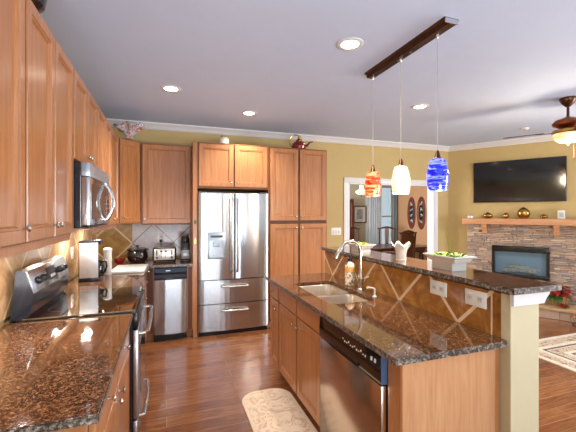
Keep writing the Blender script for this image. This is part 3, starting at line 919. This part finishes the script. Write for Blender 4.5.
# outlets and switches
def plate(name, label, cat, loc, rotz, wd, ht, cuts, group=None):
    """wall plate: local -y faces the room"""
    t = thing(name, label, cat, loc, rotz, group)
    MB().box(-wd / 2, wd / 2, -.006, 0, -ht / 2, ht / 2, .0025).build('cover_plate', 'plastic_white', t)
    for (x, z, kind) in cuts:
        if kind == 'o':
            f = MB().box(x - .017, x + .017, -.0075, -.004, z - .014, z + .014, .003).build('socket', 'white_gloss', t)
            for dx in (-.006, .006): MB().box(x + dx - .0012, x + dx + .0012, -.0082, -.007, z - .003, z + .006).build('slot', 'black', f)
        else:
            f = MB().box(x - .016, x + .016, -.0075, -.004, z - .033, z + .033, .002).build('rocker', 'white_gloss', t)
            MB().obox((x, -.009, z), (.009, .006, .02), (R(12), 0, 0), .002).build('toggle', 'white_gloss', f)
    return t
pt = plate('wall_outlet', 'white outlet with a black plug on the back wall tile above the toaster', 'outlet', (-.075, YB - .012, 1.185), 0, .075, .118, [(0, .025, 'o'), (0, -.025, 'o')])
MB().box(-.014, .014, -.035, -.007, -.045, -.012, .004).tube([(0, -.03, -.04), (0, -.035, -.07), (.01, -.03, -.10)], .004, 6).build('plug', 'black', pt)
plate('wall_outlet', 'white outlet on the left tiled wall beside the coffee maker', 'outlet', (XL + .012, 3.78, 1.15), R(90), .075, .118, [(0, .025, 'o'), (0, -.025, 'o')])
plate('switch_plate', 'white two-gang plate on the bar backsplash nearer the planter end', 'switch plate', (PX0, 1.675, 1.076), R(-90), .135, .085, [(-.03, 0, 'o'), (.03, 0, 'o')])
plate('switch_plate', 'white two-gang plate on the bar backsplash nearest the cream column', 'switch plate', (PX0, 1.408, 1.076), R(-90), .135, .085, [(-.03, 0, 'o'), (.03, 0, 'o')])
plate('switch_plate', 'white three-switch plate on the tan wall right of the pantry', 'switch plate', (2.585, YB, 1.235), 0, .175, .118, [(-.05, 0, 's'), (0, 0, 's'), (.05, 0, 's')])

# ------------------------------------------------------------------ things on top of the cabinets
t = thing('art_glass_vase', 'multicoloured flared ornament with a wavy rim on top of the corner cabinet', 'ornament', (-.415, 4.49, UZ1))
b = MB(); bm = b.bm; seg = 64; prev = None; fs = []
for r0, z in ((.045, 0), (.05, .008), (.04, .025), (.055, .05), (.09, .085), (.125, .12), (.15, .145)):
    ring = []
    f = max(0, (z - .03) / .115)
    for k in range(seg):
        a = 2 * math.pi * k / seg
        wv = math.cos(5 * a + .6) + .5 * math.cos(3 * a + 2)
        rr = r0 * (1 + .16 * f * wv)
        ring.append(bm.verts.new((rr * math.cos(a), rr * math.sin(a), z + f * f * .028 * math.cos(5 * a + .6 + 2.2) + f * .015 * math.cos(a + .5))))
    if prev:
        for k in range(seg): fs.append(bm.faces.new((prev[k], prev[(k + 1) % seg], ring[(k + 1) % seg], ring[k])))
    else: fs.append(bm.faces.new(ring))
    prev = ring
bmesh.ops.recalc_face_normals(bm, faces=fs)
b.build('bowl', 'fish', t, solid=.005)
MB().lathe([(.048, 0), (.05, .006), (.042, .012)], seg=24).build('foot', simple('amber_glass_foot', '9a5a28', .2), t)
t = thing('lidded_jar', 'small white lidded jar on top of the cabinet over the fridge', 'jar', (.70, 4.47, 2.41))
MB().lathe([(.045, 0), (.058, .01), (.06, .05), (.055, .075), (.03, .09), (0, .093)], seg=20).build('jar', 'plastic_white', t)
MB().tube([(-.03, 0, .085), (-.035, -.005, .10), (-.028, -.01, .115)], .007, 8).build('handle', simple('brown_glaze', '6a3a30', .3), t)
t = thing('teapot', 'red teapot with gold hoop handle on top of the pantry', 'teapot', (1.735, 4.50, 2.411))
MB().lathe([(.075, 0), (.10, .012), (.105, .04), (.085, .085), (.05, .115), (.035, .12)], seg=24).build('body', 'red_glaze', t)
ld = MB().lathe([(.04, .118), (.045, .13), (.02, .15), (.012, .155), (.018, .17), (0, .18)], seg=18).build('lid', 'gold', t)
MB().tube([(.09, 0, .05), (.13, 0, .07), (.16, 0, .11), (.21, 0, .125)], [.02, .015, .010, .008], 10).build('spout', 'bronze', t)
MB().tube(arc((-.045, 0, .107), .095, 20, 260, 18), .008, 8).build('handle', 'gold', t)
for a in (40, 100, 160, 300):
    MB().lathe([(.018, 0), (.012, .006), (0, .008)], (.0, 0, 0), 8).build('gold_flower', 'gold', t).matrix_local = Matrix.Rotation(R(a), 4, 'Z') @ Matrix.Translation((.088, 0, .08)) @ Matrix.Rotation(R(60), 4, 'Y')
t = thing('dark_pot', 'dark rounded pot on top of the near left wall cabinets', 'pot', (-.60, 1.80, UZ1))
MB().lathe([(.05, 0), (.09, .03), (.10, .08), (.07, .14), (.075, .16), (.06, .16), (0, .12)], seg=20).build('pot', 'pot_dark', t)
MB().lathe([(.07, .16), (.03, .185), (.012, .19), (.016, .205), (0, .21)], seg=16).build('lid', 'pot_dark', t)

# ------------------------------------------------------------------ things on the bar
BZ = 1.176
def planter(label, loc, rz, ln, leaves):
    t = thing('planter', label, 'planter', loc, rz)
    b = MB(); bm = b.bm
    prev = None; fs = []
    for hx, hy, z in ((ln * .62, .055, 0), (ln * .62, .055, .045), (ln * .7, .06, .06), (ln, .085, .083), (ln, .085, .09), (ln * .94, .075, .09), (ln * .8, .06, .05)):
        ring = [bm.verts.new(p) for p in ((-hx, -hy, z), (hx, -hy, z), (hx, hy, z), (-hx, hy, z))]
        if prev:
            for k in range(4): fs.append(bm.faces.new((prev[k], prev[(k + 1) % 4], ring[(k + 1) % 4], ring[k])))
        else: fs.append(bm.faces.new(ring))
        prev = ring
    fs.append(bm.faces.new(prev))
    bmesh.ops.recalc_face_normals(bm, faces=fs)
    b.build('pot', 'white_gloss', t)
    for nm, mat, n, lng in leaves:
        b = MB()
        for i in range(n):
            a = random.uniform(0, 6.28); el = random.uniform(.1, 1.0)
            b.leaf((random.uniform(-ln * .75, ln * .75), random.uniform(-.05, .05), random.uniform(.07, .085)), (math.cos(a), math.sin(a) * .6, el), lng * random.uniform(.6, 1.1), lng * .45, .3)
        o = b.build(nm, mat, t); o['kind'] = 'stuff'
    return t
t = planter('flared white planter of green succulents on the bar, nearest the cream column', (1.685, 1.735, BZ), R(90), .135, [('leaves', 'green', 46, .06), ('dark_leaves', 'darkgreen', 14, .05), ('petals', 'yellowgreen', 14, .05)])
MB().tube([(.0, 0, .07), (.005, 0, .17), (.02, 0, .22)], .0015, 5).tube([(-.03, 0, .07), (-.02, 0, .16), (-.04, 0, .19)], .0015, 5).build('stem', 'green', t)
t = planter('white planter of yellow-green blooms on the bar behind the faucet', (1.69, 2.80, BZ), R(90), .15, [('petals', 'yellowgreen', 46, .055), ('leaves', 'green', 24, .06)])
t.scale = (.92, .92, .8)
t = thing('tulip_vase', 'white tulip-shaped vase with a petal rim in the middle of the bar', 'vase', (1.68, 2.2, BZ))
b = MB(); bm = b.bm; seg = 40; prev = None; fs = []
def petal(a): return .5 + .5 * math.cos(5 * a)
for r0, z in ((.034, 0), (.036, .01), (.036, .04), (.042, .075), (.055, .10), (.068, .115)):
    ring = []
    for k in range(seg):
        a = 2 * math.pi * k / seg
        top = max(0, (z - .07) / .045)
        zz = z + top * .02 * (petal(a) - .4) * 1.6
        r = r0 * (1 + .18 * top * (petal(a) - .5))
        ring.append(bm.verts.new((r * math.cos(a), r * math.sin(a), zz)))
    if prev:
        for k in range(seg): fs.append(bm.faces.new((prev[k], prev[(k + 1) % seg], ring[(k + 1) % seg], ring[k])))
    else: fs.append(bm.faces.new(ring))
    prev = ring
bmesh.ops.recalc_face_normals(bm, faces=fs)
b.build('vase', 'white_gloss', t, solid=.004)
MB().lathe([(.04, 0), (.04, .004), (.034, .008)], seg=24).build('foot', 'white_gloss', t)

# ------------------------------------------------------------------ pendants and downlights
PXX = 1.67
t = thing('pendant_canopy', 'long dark bronze ceiling bar holding the three pendants', 'light fixture', (PXX, 2.15, HC))
MB().prism([(-.055, 0), (-.055, -.012), (-.035, -.02), (-.035, -.035), (-.028, -.042), (.028, -.042), (.035, -.035), (.035, -.02), (.055, -.012), (.055, 0)], -.455, .46, 'y').build('canopy_bar', 'bronze', t)
MB().box(-.05, .05, -.457, -.453, -.036, -.004, .001, 1).build('end_cap', 'chrome', t)
for y in (-.07, .07): MB().lathe([(.008, -.041), (.008, -.046), (0, -.048)], (0, y, 0), 10).build('screw', 'chrome', t)
def pendant(y, matn, label):
    t = thing('pendant_lamp', label, 'lamp', (PXX, y, HC - .042), 0, 'pendants over the bar')
    ztop = 1.885 - (HC - .042); zb = 1.675 - (HC - .042)
    MB().lathe([(.010, -.001), (.010, -.02), (.004, -.03)], seg=12).build('cord_grip', 'chrome', t)
    MB().tube([(0, 0, -.02), (0, 0, ztop + .05)], .0022, 6).build('cord', simple('cord_' + matn, 'a8a49c', .4), t)
    MB().lathe([(.004, ztop + .055), (.012, ztop + .045), (.018, ztop + .012), (.026, ztop), (0, ztop - .001)], seg=14).build('socket', 'bronze', t)
    H = zb - ztop
    pr = [(.030, 0), (.046, .04), (.058, .2), (.067, .45), (.069, .6), (.065, .85), (.059, 1.0), (.056, 1.0), (.062, .85), (.065, .6)]
    MB().lathe([(r, ztop + H * f) for r, f in pr] , seg=28).build('shade', matn, t)
    l = bpy.data.lights.new('pendant_bulb', 'POINT'); l.energy = 5; l.color = (1, .82, .6); l.shadow_soft_size = .03
    o = bpy.data.objects.new('pendant_bulb', l); COL.objects.link(o); o.parent = t; o.location = (0, 0, zb - .03)
pendant(2.565, 'glass_red', 'hanging pendant with orange-red swirled glass shade')
pendant(2.19, 'glass_white', 'hanging pendant with creamy white swirled glass shade')
pendant(1.815, 'glass_blue', 'hanging pendant with cobalt blue swirled glass shade')
def can(x, y, label):
    t = thing('recessed_light', label, 'ceiling light', (x, y, HC), 0, 'round recessed ceiling lights')
    MB().lathe([(.062, -.001), (.064, -.006), (.088, -.008), (.096, -.004), (.096, 0)], seg=32).build('trim_ring', 'white', t)
    MB().lathe([(.063, -.004), (.062, -.0025), (0, -.002)], seg=28).build('lens', 'can_light', t)
    l = bpy.data.lights.new('downlight', 'SPOT'); l.energy = 40; l.color = (1, .9, .78); l.spot_size = R(120); l.spot_blend = .7; l.shadow_soft_size = .06
    o = bpy.data.objects.new('downlight', l); COL.objects.link(o); o.parent = t; o.location = (0, 0, -.02)
can(1.24, 2.197, 'round recessed ceiling light nearest the pendant bar, over the island aisle')
can(.04, 3.556, 'round recessed ceiling light nearest the left wall cabinets')
can(.94, 4.112, 'round recessed ceiling light in front of the fridge cabinets')
can(2.716, 3.221, 'round recessed ceiling light beyond the bar, behind the blue pendant cord')
t = thing('smoke_detector', 'small flat white detector on the ceiling near the fan', 'detector', (4.81, 3.54, HC))
MB().lathe([(.05, 0), (.05, -.012), (.042, -.022), (0, -.024)], seg=20).build('housing', 'white', t)
MB().lathe([(.02, -.023), (.018, -.028), (0, -.029)], seg=14).build('sensor_cap', simple('grey_cap', '9a9a9e', .4), t)

# ------------------------------------------------------------------ ceiling fan
FX, FYY = 3.985, 2.469
t = thing('ceiling_fan', 'bronze ceiling fan with lit amber glass bowl at the right edge', 'ceiling fan', (FX, FYY, HC))
MB().lathe([(.075, 0), (.075, -.02), (.06, -.05), (.03, -.085), (.018, -.095)], seg=24).build('canopy', 'bronze', t)
MB().lathe([(.013, -.09), (.013, -.22)], seg=12).build('downrod', 'bronze', t)
MB().lathe([(.03, -.20), (.06, -.215), (.12, -.235), (.14, -.265), (.13, -.285), (.09, -.305), (.06, -.32), (.075, -.335)], seg=32).build('motor_housing', 'copper', t)
MB().lathe([(.07, -.33), (.135, -.34), (.14, -.365), (.13, -.385)], seg=32).build('light_collar', 'gold', t)
MB().lathe([(.135, -.365), (.132, -.40), (.11, -.44), (.07, -.465), (.015, -.475)], seg=32).build('glass_bowl', 'amber_bowl', t)
MB().lathe([(.014, -.472), (.018, -.482), (.008, -.495), (0, -.505)], seg=12).build('finial', 'bronze', t)
MB().tube([(.05, -.02, -.40), (.06, -.02, -.58), (.06, -.02, -.62)], .0015, 5).lathe([(.004, 0), (.008, .01), (.006, .022), (0, .028)], (.06, -.02, -.645), 8).build('pull_chain', 'bronze', t)
for k in range(3):
    a = R(121 + 120 * k)
    mm = Matrix.Rotation(a, 4, 'Z') @ Matrix.Translation((0, 0, -.345)) @ Matrix.Rotation(R(-9), 4, 'X')
    bl = MB().prism([(.20, -.05), (.24, -.062), (.52, -.07), (.56, -.06), (.58, -.03), (.58, .03), (.56, .06), (.52, .07), (.24, .062), (.20, .05)], -.004, .004).build('blade', 'dark_wood', t)
    bl.matrix_local = mm
    br = MB().prism([(.07, -.018), (.14, -.018), (.26, -.04), (.28, 0), (.26, .04), (.14, .018), (.07, .018)], -.010, -.0045).build('bracket', 'bronze', bl)
l = bpy.data.lights.new('fan_bulb', 'POINT'); l.energy = 14; l.color = (1, .8, .55); l.shadow_soft_size = .08
o = bpy.data.objects.new('fan_bulb', l); COL.objects.link(o); o.parent = t; o.location = (0, 0, -.55)

# ------------------------------------------------------------------ fireplace wall (local x along the wall, local -y into the room)
def tvthing(name, label, cat, s, off, z, group=None):
    p = C0 + EV * s + NV * off
    return thing(name, label, cat, (p.x, p.y, z), TVROT, group)
t = tvthing('television', 'large black flat television mounted on the tan wall above the mantel', 'television', 1.06, 0, 2.055)
MB().box(-.635, .635, -.06, -.025, -.345, .345, .006).build('casing', 'black', t)
sc = NT('tv_screen').set(.12, 0, .5, .3); sc.b.inputs['Base Color'].default_value = lin('0c0a0a'); M['tv'] = sc.m
MB().box(-.622, .622, -.0615, -.0595, -.325, .332).build('screen', 'tv', t)
MB().box(-.2, .2, -.025, -.001, -.15, .15).build('wall_bracket', 'black', t)

F0, F1 = .335, 2.30
t = tvthing('fireplace', 'ledger stone fireplace with a glass-fronted black firebox', 'fireplace', F0, 0, 0)
B0, B1, BZ0, BZ1 = .385, 1.15, .50, .985
b = MB()
z = .17
while z < 1.335:
    h = random.choice((.018, .024, .030, .038))
    if z + h > 1.335: h = 1.337 - z
    x = 0
    while x < F1 - F0:
        ln = random.uniform(.05, .2)
        x1 = min(F1 - F0, x + ln)
        if F1 - F0 - x1 < .04: x1 = F1 - F0
        segs = [(x, x1)]
        if z + h > BZ0 and z < BZ1:
            segs = [s_ for s_ in ((x, min(x1, B0)), (max(x, B1), x1)) if s_[1] - s_[0] > .012]
        for a, c in segs:
            b.box(a + .0015, c - .0015, -.085 - random.uniform(0, .038), -.001, z + .0015, z + h - .0015, .004, 1)
        x = x1
    z += h
b.build('stone_veneer', 'stone', t)
fb = MB()
fb.box(B0 - .005, B1 + .005, -.125, -.06, BZ0 - .01, BZ0 + .04, .004); fb.box(B0 - .005, B1 + .005, -.125, -.06, BZ1 - .085, BZ1 + .005, .004)
fb.box(B0 - .005, B0 + .035, -.125, -.06, BZ0 + .04, BZ1 - .085); fb.box(B1 - .035, B1 + .005, -.125, -.06, BZ0 + .04, BZ1 - .085)
for i in range(3): fb.box(B0 + .03, B1 - .03, -.128, -.12, BZ1 - .072 + i * .022, BZ1 - .062 + i * .022)
fr = fb.build('firebox_frame', 'black', t)
MB().box(B0 + .03, B1 - .03, -.092, -.088, BZ0 + .035, BZ1 - .08).build('glass_front', 'fire_glass', fr)
MB().box(B0, B1, -.004, -.001, BZ0, BZ1).build('firebox_back', simple('firebox_window_reflection', 'a8c4da', .7), t)  # pale blue paints in the reflection of a bright window
for (x0, y0, x1, y1, zz, r) in ((B0 + .14, -.05, B1 - .16, -.035, BZ0 + .085, .032), (B0 + .22, -.06, B1 - .25, -.03, BZ0 + .15, .026), (B0 + .3, -.055, B1 - .12, -.04, BZ0 + .12, .024)):
    MB().tube([(x0, y0, zz), ((x0 + x1) / 2, (y0 + y1) / 2, zz + .02), (x1, y1, zz - .01)], [r, r * 1.1, r * .9], 10).build('log', 'log', t)
hs = MB()
x = 0
while x < F1 - F0 + .2:
    x1 = min(F1 - F0 + .2, x + random.uniform(.15, .35)); hs.box(x, x1 - .003, -.52, -.13, 0, .125, .005, 1); x = x1
hs.build('hearth_base', 'stone', t)
MB().box(-.02, F1 - F0 + .22, -.54, -.125, .125, .168, .006).build('hearth_slab', simple('tan_hearth_stone', 'b89874', .6, var=.15, scale=9), t)
t = tvthing('mantel_shelf', 'thick light wood mantel shelf on small brackets under the television', 'mantel', .285, 0, 0)
MB().box(0, 2.1, -.255, -.001, 1.345, 1.44, .004).build('shelf', 'oak_light', t)
for x in (.33, 1.29):
    MB().prism([(-.125, 1.345), (-.235, 1.345), (-.23, 1.30), (-.19, 1.25), (-.175, 1.19), (-.125, 1.175)], x - .035, x + .035, 'x').build('corbel', 'oak_light', t)
MZ = 1.441
def orb(label, u_s, r, lid=False, squash=1.0):
    t = tvthing('gold_jar', label, 'ornament', u_s, .15, MZ, 'gold ornaments on the mantel')
    n = 10
    MB().lathe([(r * .45, 0), (r * .4, .006)] + [(r * math.sin(R(25 + 150 * i / n)), .006 + r * squash * (math.cos(R(25)) - math.cos(R(25 + 150 * i / n)))) for i in range(n + 1)], seg=24).build('body', 'gold', t)
    top = .006 + r * squash * 2 * math.cos(R(25))
    MB().lathe([(r * .43, top - .001), (r * .3, top + r * .12), (r * .1, top + r * .16), (r * .13, top + r * .25), (0, top + r * .3)], seg=16).build('lid', 'bronze', t)
orb('wide squat gold jar near the left end of the mantel', .66, .075, squash=.6)
orb('small gold ball jar between the squat one and the biggest gold globe', .92, .045)
orb('biggest round gold globe in the middle of the mantel', 1.16, .088)
orb('low small gold dish jar right of the biggest gold globe', 1.42, .052, squash=.6)
t = tvthing('tealight_holder', 'low white glass holder at the far left end of the mantel', 'candle holder', .40, .14, MZ)
MB().lathe([(.05, 0), (.055, .01), (.05, .045), (.045, .045), (.045, .02), (0, .018)], seg=18).build('cup', 'white_gloss', t)
MB().lathe([(.022, .018), (.022, .032), (0, .033)], seg=12).build('candle', 'plastic_white', t)
t = tvthing('photo_block', 'small upright white picture block on the mantel below the television corner', 'picture block', 1.63, .13, MZ)
MB().box(-.045, .045, -.02, .02, 0, .13, .004).build('block', 'white_gloss', t)
MB().box(-.028, .028, -.022, -.019, .03, .10).build('picture', simple('grey_print', 'a8b0b4', .5, var=.4, scale=40), t)
# hearth flowers
def poinsettia(label, s, off, z0, sc):
    t = tvthing('poinsettia_basket', label, 'plant', s, off, z0, 'red arrangements on the hearth')
    MB().lathe([(.09 * sc, 0), (.12 * sc, .05 * sc), (.125 * sc, .11 * sc), (.11 * sc, .11 * sc), (.08 * sc, .02), (0, .015)], seg=20).build('basket', 'wicker', t)
    b = MB()
    for i in range(60):
        a = random.uniform(0, 6.28); rr = random.uniform(0, .12) * sc
        b.leaf((rr * math.cos(a), rr * math.sin(a), (.10 + random.uniform(0, .10)) * sc), (math.cos(a), math.sin(a), random.uniform(-.1, .7)), .13 * sc, .07 * sc, .4)
    b.build('red_leaves', 'redleaf', t)['kind'] = 'stuff'
    b = MB()
    for i in range(14):
        a = random.uniform(0, 6.28)
        b.leaf((.08 * sc * math.cos(a), .08 * sc * math.sin(a), .10 * sc), (math.cos(a), math.sin(a), .2), .15 * sc, .07 * sc, .5)
    b.build('green_leaves', 'darkgreen', t)['kind'] = 'stuff'
    b = MB()
    for i in range(12):
        a = random.uniform(0, 6.28)
        b.leaf((.06 * sc * math.cos(a), .06 * sc * math.sin(a), .17 * sc), (math.cos(a), math.sin(a), .6), .07 * sc, .04 * sc, .3)
    b.build('white_leaves', 'white_gloss', t)['kind'] = 'stuff'
    MB().tube(arc((0, 0, .11 * sc), .13 * sc, 0, 180, 14), .006, 6).build('handle', 'wicker', t)
    return t
poinsettia('red silk poinsettia arrangement against the stone, right of the firebox', 1.60, .33, .169, .8).scale = (1, 1, 1.7)
poinsettia('smaller red and white arrangement in front on the hearth edge', 1.67, .485, .169, .3)
t = thing('wire_basket', 'round wire hoop basket standing on the floor before the hearth', 'basket', (5.30, 3.13, 0), 0)
t.scale = (.65, .65, .8)
MB().tube([(.13 * math.cos(2 * math.pi * k / 24), .13 * math.sin(2 * math.pi * k / 24), .006) for k in range(24)], .006, 6, True).build('base_ring', 'bronze', t)
MB().tube([(.16 * math.cos(2 * math.pi * k / 24), .16 * math.sin(2 * math.pi * k / 24), .15) for k in range(24)], .006, 6, True).build('rim', 'gold', t)
for k in range(10):
    a = 2 * math.pi * k / 10
    MB().tube([(.13 * math.cos(a), .13 * math.sin(a), .006), (.17 * math.cos(a), .17 * math.sin(a), .08), (.16 * math.cos(a), .16 * math.sin(a), .15)], .003, 5).build('wire', 'bronze', t)
MB().tube(arc((0, 0, .15), .16, 0, 180, 16), .006, 6).build('hoop_handle', 'gold', t)

# ------------------------------------------------------------------ rugs
t = thing('kitchen_mat', 'beige patterned kitchen mat with rounded corners before the sink', 'rug', (.78, 2.16, 0))
MB().prism(rrect(-.21, .21, -.72, .72, .15, 8), 0, .012).build('border', 'mat_border', t)
MB().prism(rrect(-.185, .185, -.695, .695, .13, 8), .012, .014).build('field', 'mat_field', t)
t = thing('area_rug', 'large cream area rug with dark patterned border before the fireplace', 'rug', (4.585, 1.9, 0))
MB().box(-.875, .875, -1.6, 1.05, 0, .008).build('edge_band', 'rug_white', t)
def ring(name, a, wdt, z, mat):
    b = MB()
    x0, x1, y0, y1 = -.875 + a, .875 - a, -1.6 + a, 1.05 - a
    b.box(x0, x1, y0, y0 + wdt, .006, z); b.box(x0, x1, y1 - wdt, y1, .006, z); b.box(x0, x0 + wdt, y0 + wdt, y1 - wdt, .006, z); b.box(x1 - wdt, x1, y0 + wdt, y1 - wdt, .006, z)
    return b.build(name, mat, t)
ring('patterned_band', .06, .12, .0092, 'rug_tan'); ring('dark_line', .24, .025, .0094, 'rug_line'); ring('tan_band', .28, .09, .0092, 'rug_tan'); ring('dark_line', .42, .02, .0094, 'rug_line')

# ------------------------------------------------------------------ dining room
t = thing('dining_table', 'dark wood dining table beyond the cased opening', 'table', (4.92, 6.95, 0))
MB().prism(rrect(-.88, .88, -.5, .5, .12, 5), .72, .76).build('tabletop', 'dark_wood', t)
MB().box(-.76, .76, -.38, .38, .63, .72).build('apron', 'dark_wood', t)
for x in (-.7, .7):
    for y in (-.33, .33): MB().box(x - .04, x + .04, y - .04, y + .04, 0, .64, .006).build('leg', 'dark_wood', t)
def chair(label, x, y, rz, solid=False, arms=False):
    """local: front of the seat towards -y, back at +y"""
    t = thing('dining_chair', label, 'chair', (x, y, 0), rz, 'carved dining chairs')
    MB().box(-.23, .23, -.22, .22, .44, .48, .008).build('seat', 'dark_wood', t)
    for sx in (-.2, .2):
        MB().box(sx - .02, sx + .02, -.21, -.17, 0, .44, .004).build('leg', 'dark_wood', t)
        MB().tube([(sx, .2, 0), (sx, .2, .5), (sx * .95, .23, .8), (sx * 1.0, .25, 1.12)], .019, 8).build('leg', 'dark_wood', t)
        MB().box(sx - .012, sx + .012, -.18, .19, .12, .15).build('stretcher', 'dark_wood', t)
    MB().tube([(-.245, .24, 1.13), (-.19, .252, 1.115), (-.1, .255, 1.145), (0, .255, 1.16), (.1, .255, 1.145), (.19, .252, 1.115), (.245, .24, 1.13)], [.012, .02, .024, .026, .024, .02, .012], 8).build('crest_rail', 'dark_wood', t)
    wd = .17 if solid else .055
    MB().prism([(-wd, .48), (wd, .48), (wd * .8, .75), (wd, 1.0), (wd * .9, 1.13), (-wd * .9, 1.13), (-wd, 1.0), (-wd * .8, .75)], .225, .245, 'y').build('splat', 'dark_wood', t)
    if arms:
        for sx in (-1, 1):
            MB().tube([(sx * .2, .23, .72), (sx * .27, .0, .72), (sx * .28, -.18, .70)], .016, 8).tube([(sx * .26, -.13, .71), (sx * .24, -.15, .47)], .014, 8).build('armrest', 'dark_wood', t)
chair('dark wooden chair on the far side of the table, left, under the framed picture', 4.57, 7.69, R(6), arms=True)
chair('open-backed wooden chair standing before the bright curtained window', 5.34, 7.66, R(-48))
chair('carved solid-backed armchair on the near side of the table, above the tulip vase', 4.67, 6.17, R(186), True, True)
t = thing('china_cabinet', 'tall dark cabinet edge just inside the opening, left of the framed picture', 'cabinet', (4.26, 8.09, 0))
MB().box(-.37, .37, -.09, .1, .0, 1.9, .004).build('case', simple('brown_cabinet', '6a3a24', .4), t)
for s_ in (-1, 1): MB().rings(-.36 if s_ < 0 else .005, -.005 if s_ < 0 else .36, .1, 1.86, DOOR, .015, -.106).build('door', 'dark_wood', t)
t = thing('framed_picture', 'dark-framed pale print hanging on the dining room wall', 'picture', (4.92, DY, 1.50))
b = MB()
for x0, x1, z0, z1 in ((-.2, .2, .205, .235), (-.2, .2, -.235, -.205), (-.2, -.17, -.205, .205), (.17, .2, -.205, .205)): b.box(x0, x1, -.03, -.001, z0, z1, .004)
b.build('frame', 'dark_wood', t)
MB().box(-.17, .17, -.012, -.002, -.205, .205).build('mat_board', simple('mat_board', 'd8d8d4', .6), t)
MB().box(-.09, .09, -.014, -.012, -.13, .13).build('print', simple('grey_blue_print', '9aa4b4', .5, var=.4, scale=12), t)
t = thing('chandelier', 'small lit white glass hanging lamp inside the dining room', 'chandelier', (3.95, 6.5, HC))
MB().lathe([(.06, 0), (.06, -.02), (.012, -.05)], seg=16).build('canopy', 'bronze', t)
MB().tube([(0, 0, -.04), (0, 0, -.56)], .006, 6).build('rod', 'bronze', t)
MB().lathe([(.035, -.55), (.05, -.56), (.045, -.62), (.05, -.69), (.10, -.72), (.13, -.74), (.12, -.78), (.07, -.815), (0, -.82)], seg=24).build('shade', 'lamp_white', t)
MB().lathe([(.012, -.818), (.018, -.835), (0, -.85)], seg=10).build('finial', 'bronze', t)
# curtains
def curtain(name, label, x0, x1, y, z0, z1, mat, waves, amp):
    b = MB(); bm = b.bm; n = 60; rows = []
    for j in range(2):
        rows.append([bm.verts.new((x0 + (x1 - x0) * i / n, y + amp * math.sin(2 * math.pi * waves * i / n), (z0, z1)[j])) for i in range(n + 1)])
    for i in range(n): bm.faces.new((rows[0][i], rows[0][i + 1], rows[1][i + 1], rows[1][i]))
    return tag(b.build(name, mat, solid=.003), label, 'curtain')
curtain('sheer_curtain', 'gathered sheer white curtain over the left part of the dining window', 5.14, 5.56, DY - .09, .05, 2.3, 'sheer', 6, .02)
curtain('side_curtain', 'grey-blue curtain panel at the right side of the dining window', 5.9, 6.05, DY - .09, .05, 2.3, simple('grey_blue_cloth', '8c9aa6', .8), 3, .02)
tag(MB().tube([(5.08, DY - .09, 2.31), (6.09, DY - .09, 2.31)], .012, 8).build('curtain_rod', 'bronze'), 'thin curtain rod above the dining window', 'curtain rod')
# oval plaques on the dining side wall
def plaque(label, y, sd):
    t = thing('oval_plaque', label, 'plaque', (DX, y, 1.535), R(-90), 'oval wooden plaques')
    MB().lathe([(1, 0), (1, .012), (.9, .022), (.82, .012), (0, .010)], (0, 0, 0), 36, 'y').build('board', wood('plaque_wood' + str(sd), '4a1a10', '70301c', '8a4428'), t).scale = (.165, 1, .42)
    MB().lathe([(1, .011), (0, .0115)], (0, 0, 0), 36, 'y').build('dark_field', 'pot_dark', t).scale = (.125, 1, .34)
    rnd = random.Random(sd)
    zz = .24
    for k in range(4):
        b = MB()
        for q in range(4):
            p = [(rnd.uniform(-.06, .06), -.014, zz + rnd.uniform(-.05, .05)) for _ in range(3)]
            b.tube(p, .0045, 5)
        b.build('brush_stroke', 'plastic_white', t)
        zz -= .15
plaque('dark oval wall plaque with pale brushwork, nearest the dining window', 7.55, 1)
plaque('dark oval wall plaque with pale brushwork, middle one of the row', 7.18, 2)
plaque('dark oval wall plaque with pale brushwork, half hidden by the opening casing', 6.81, 3)
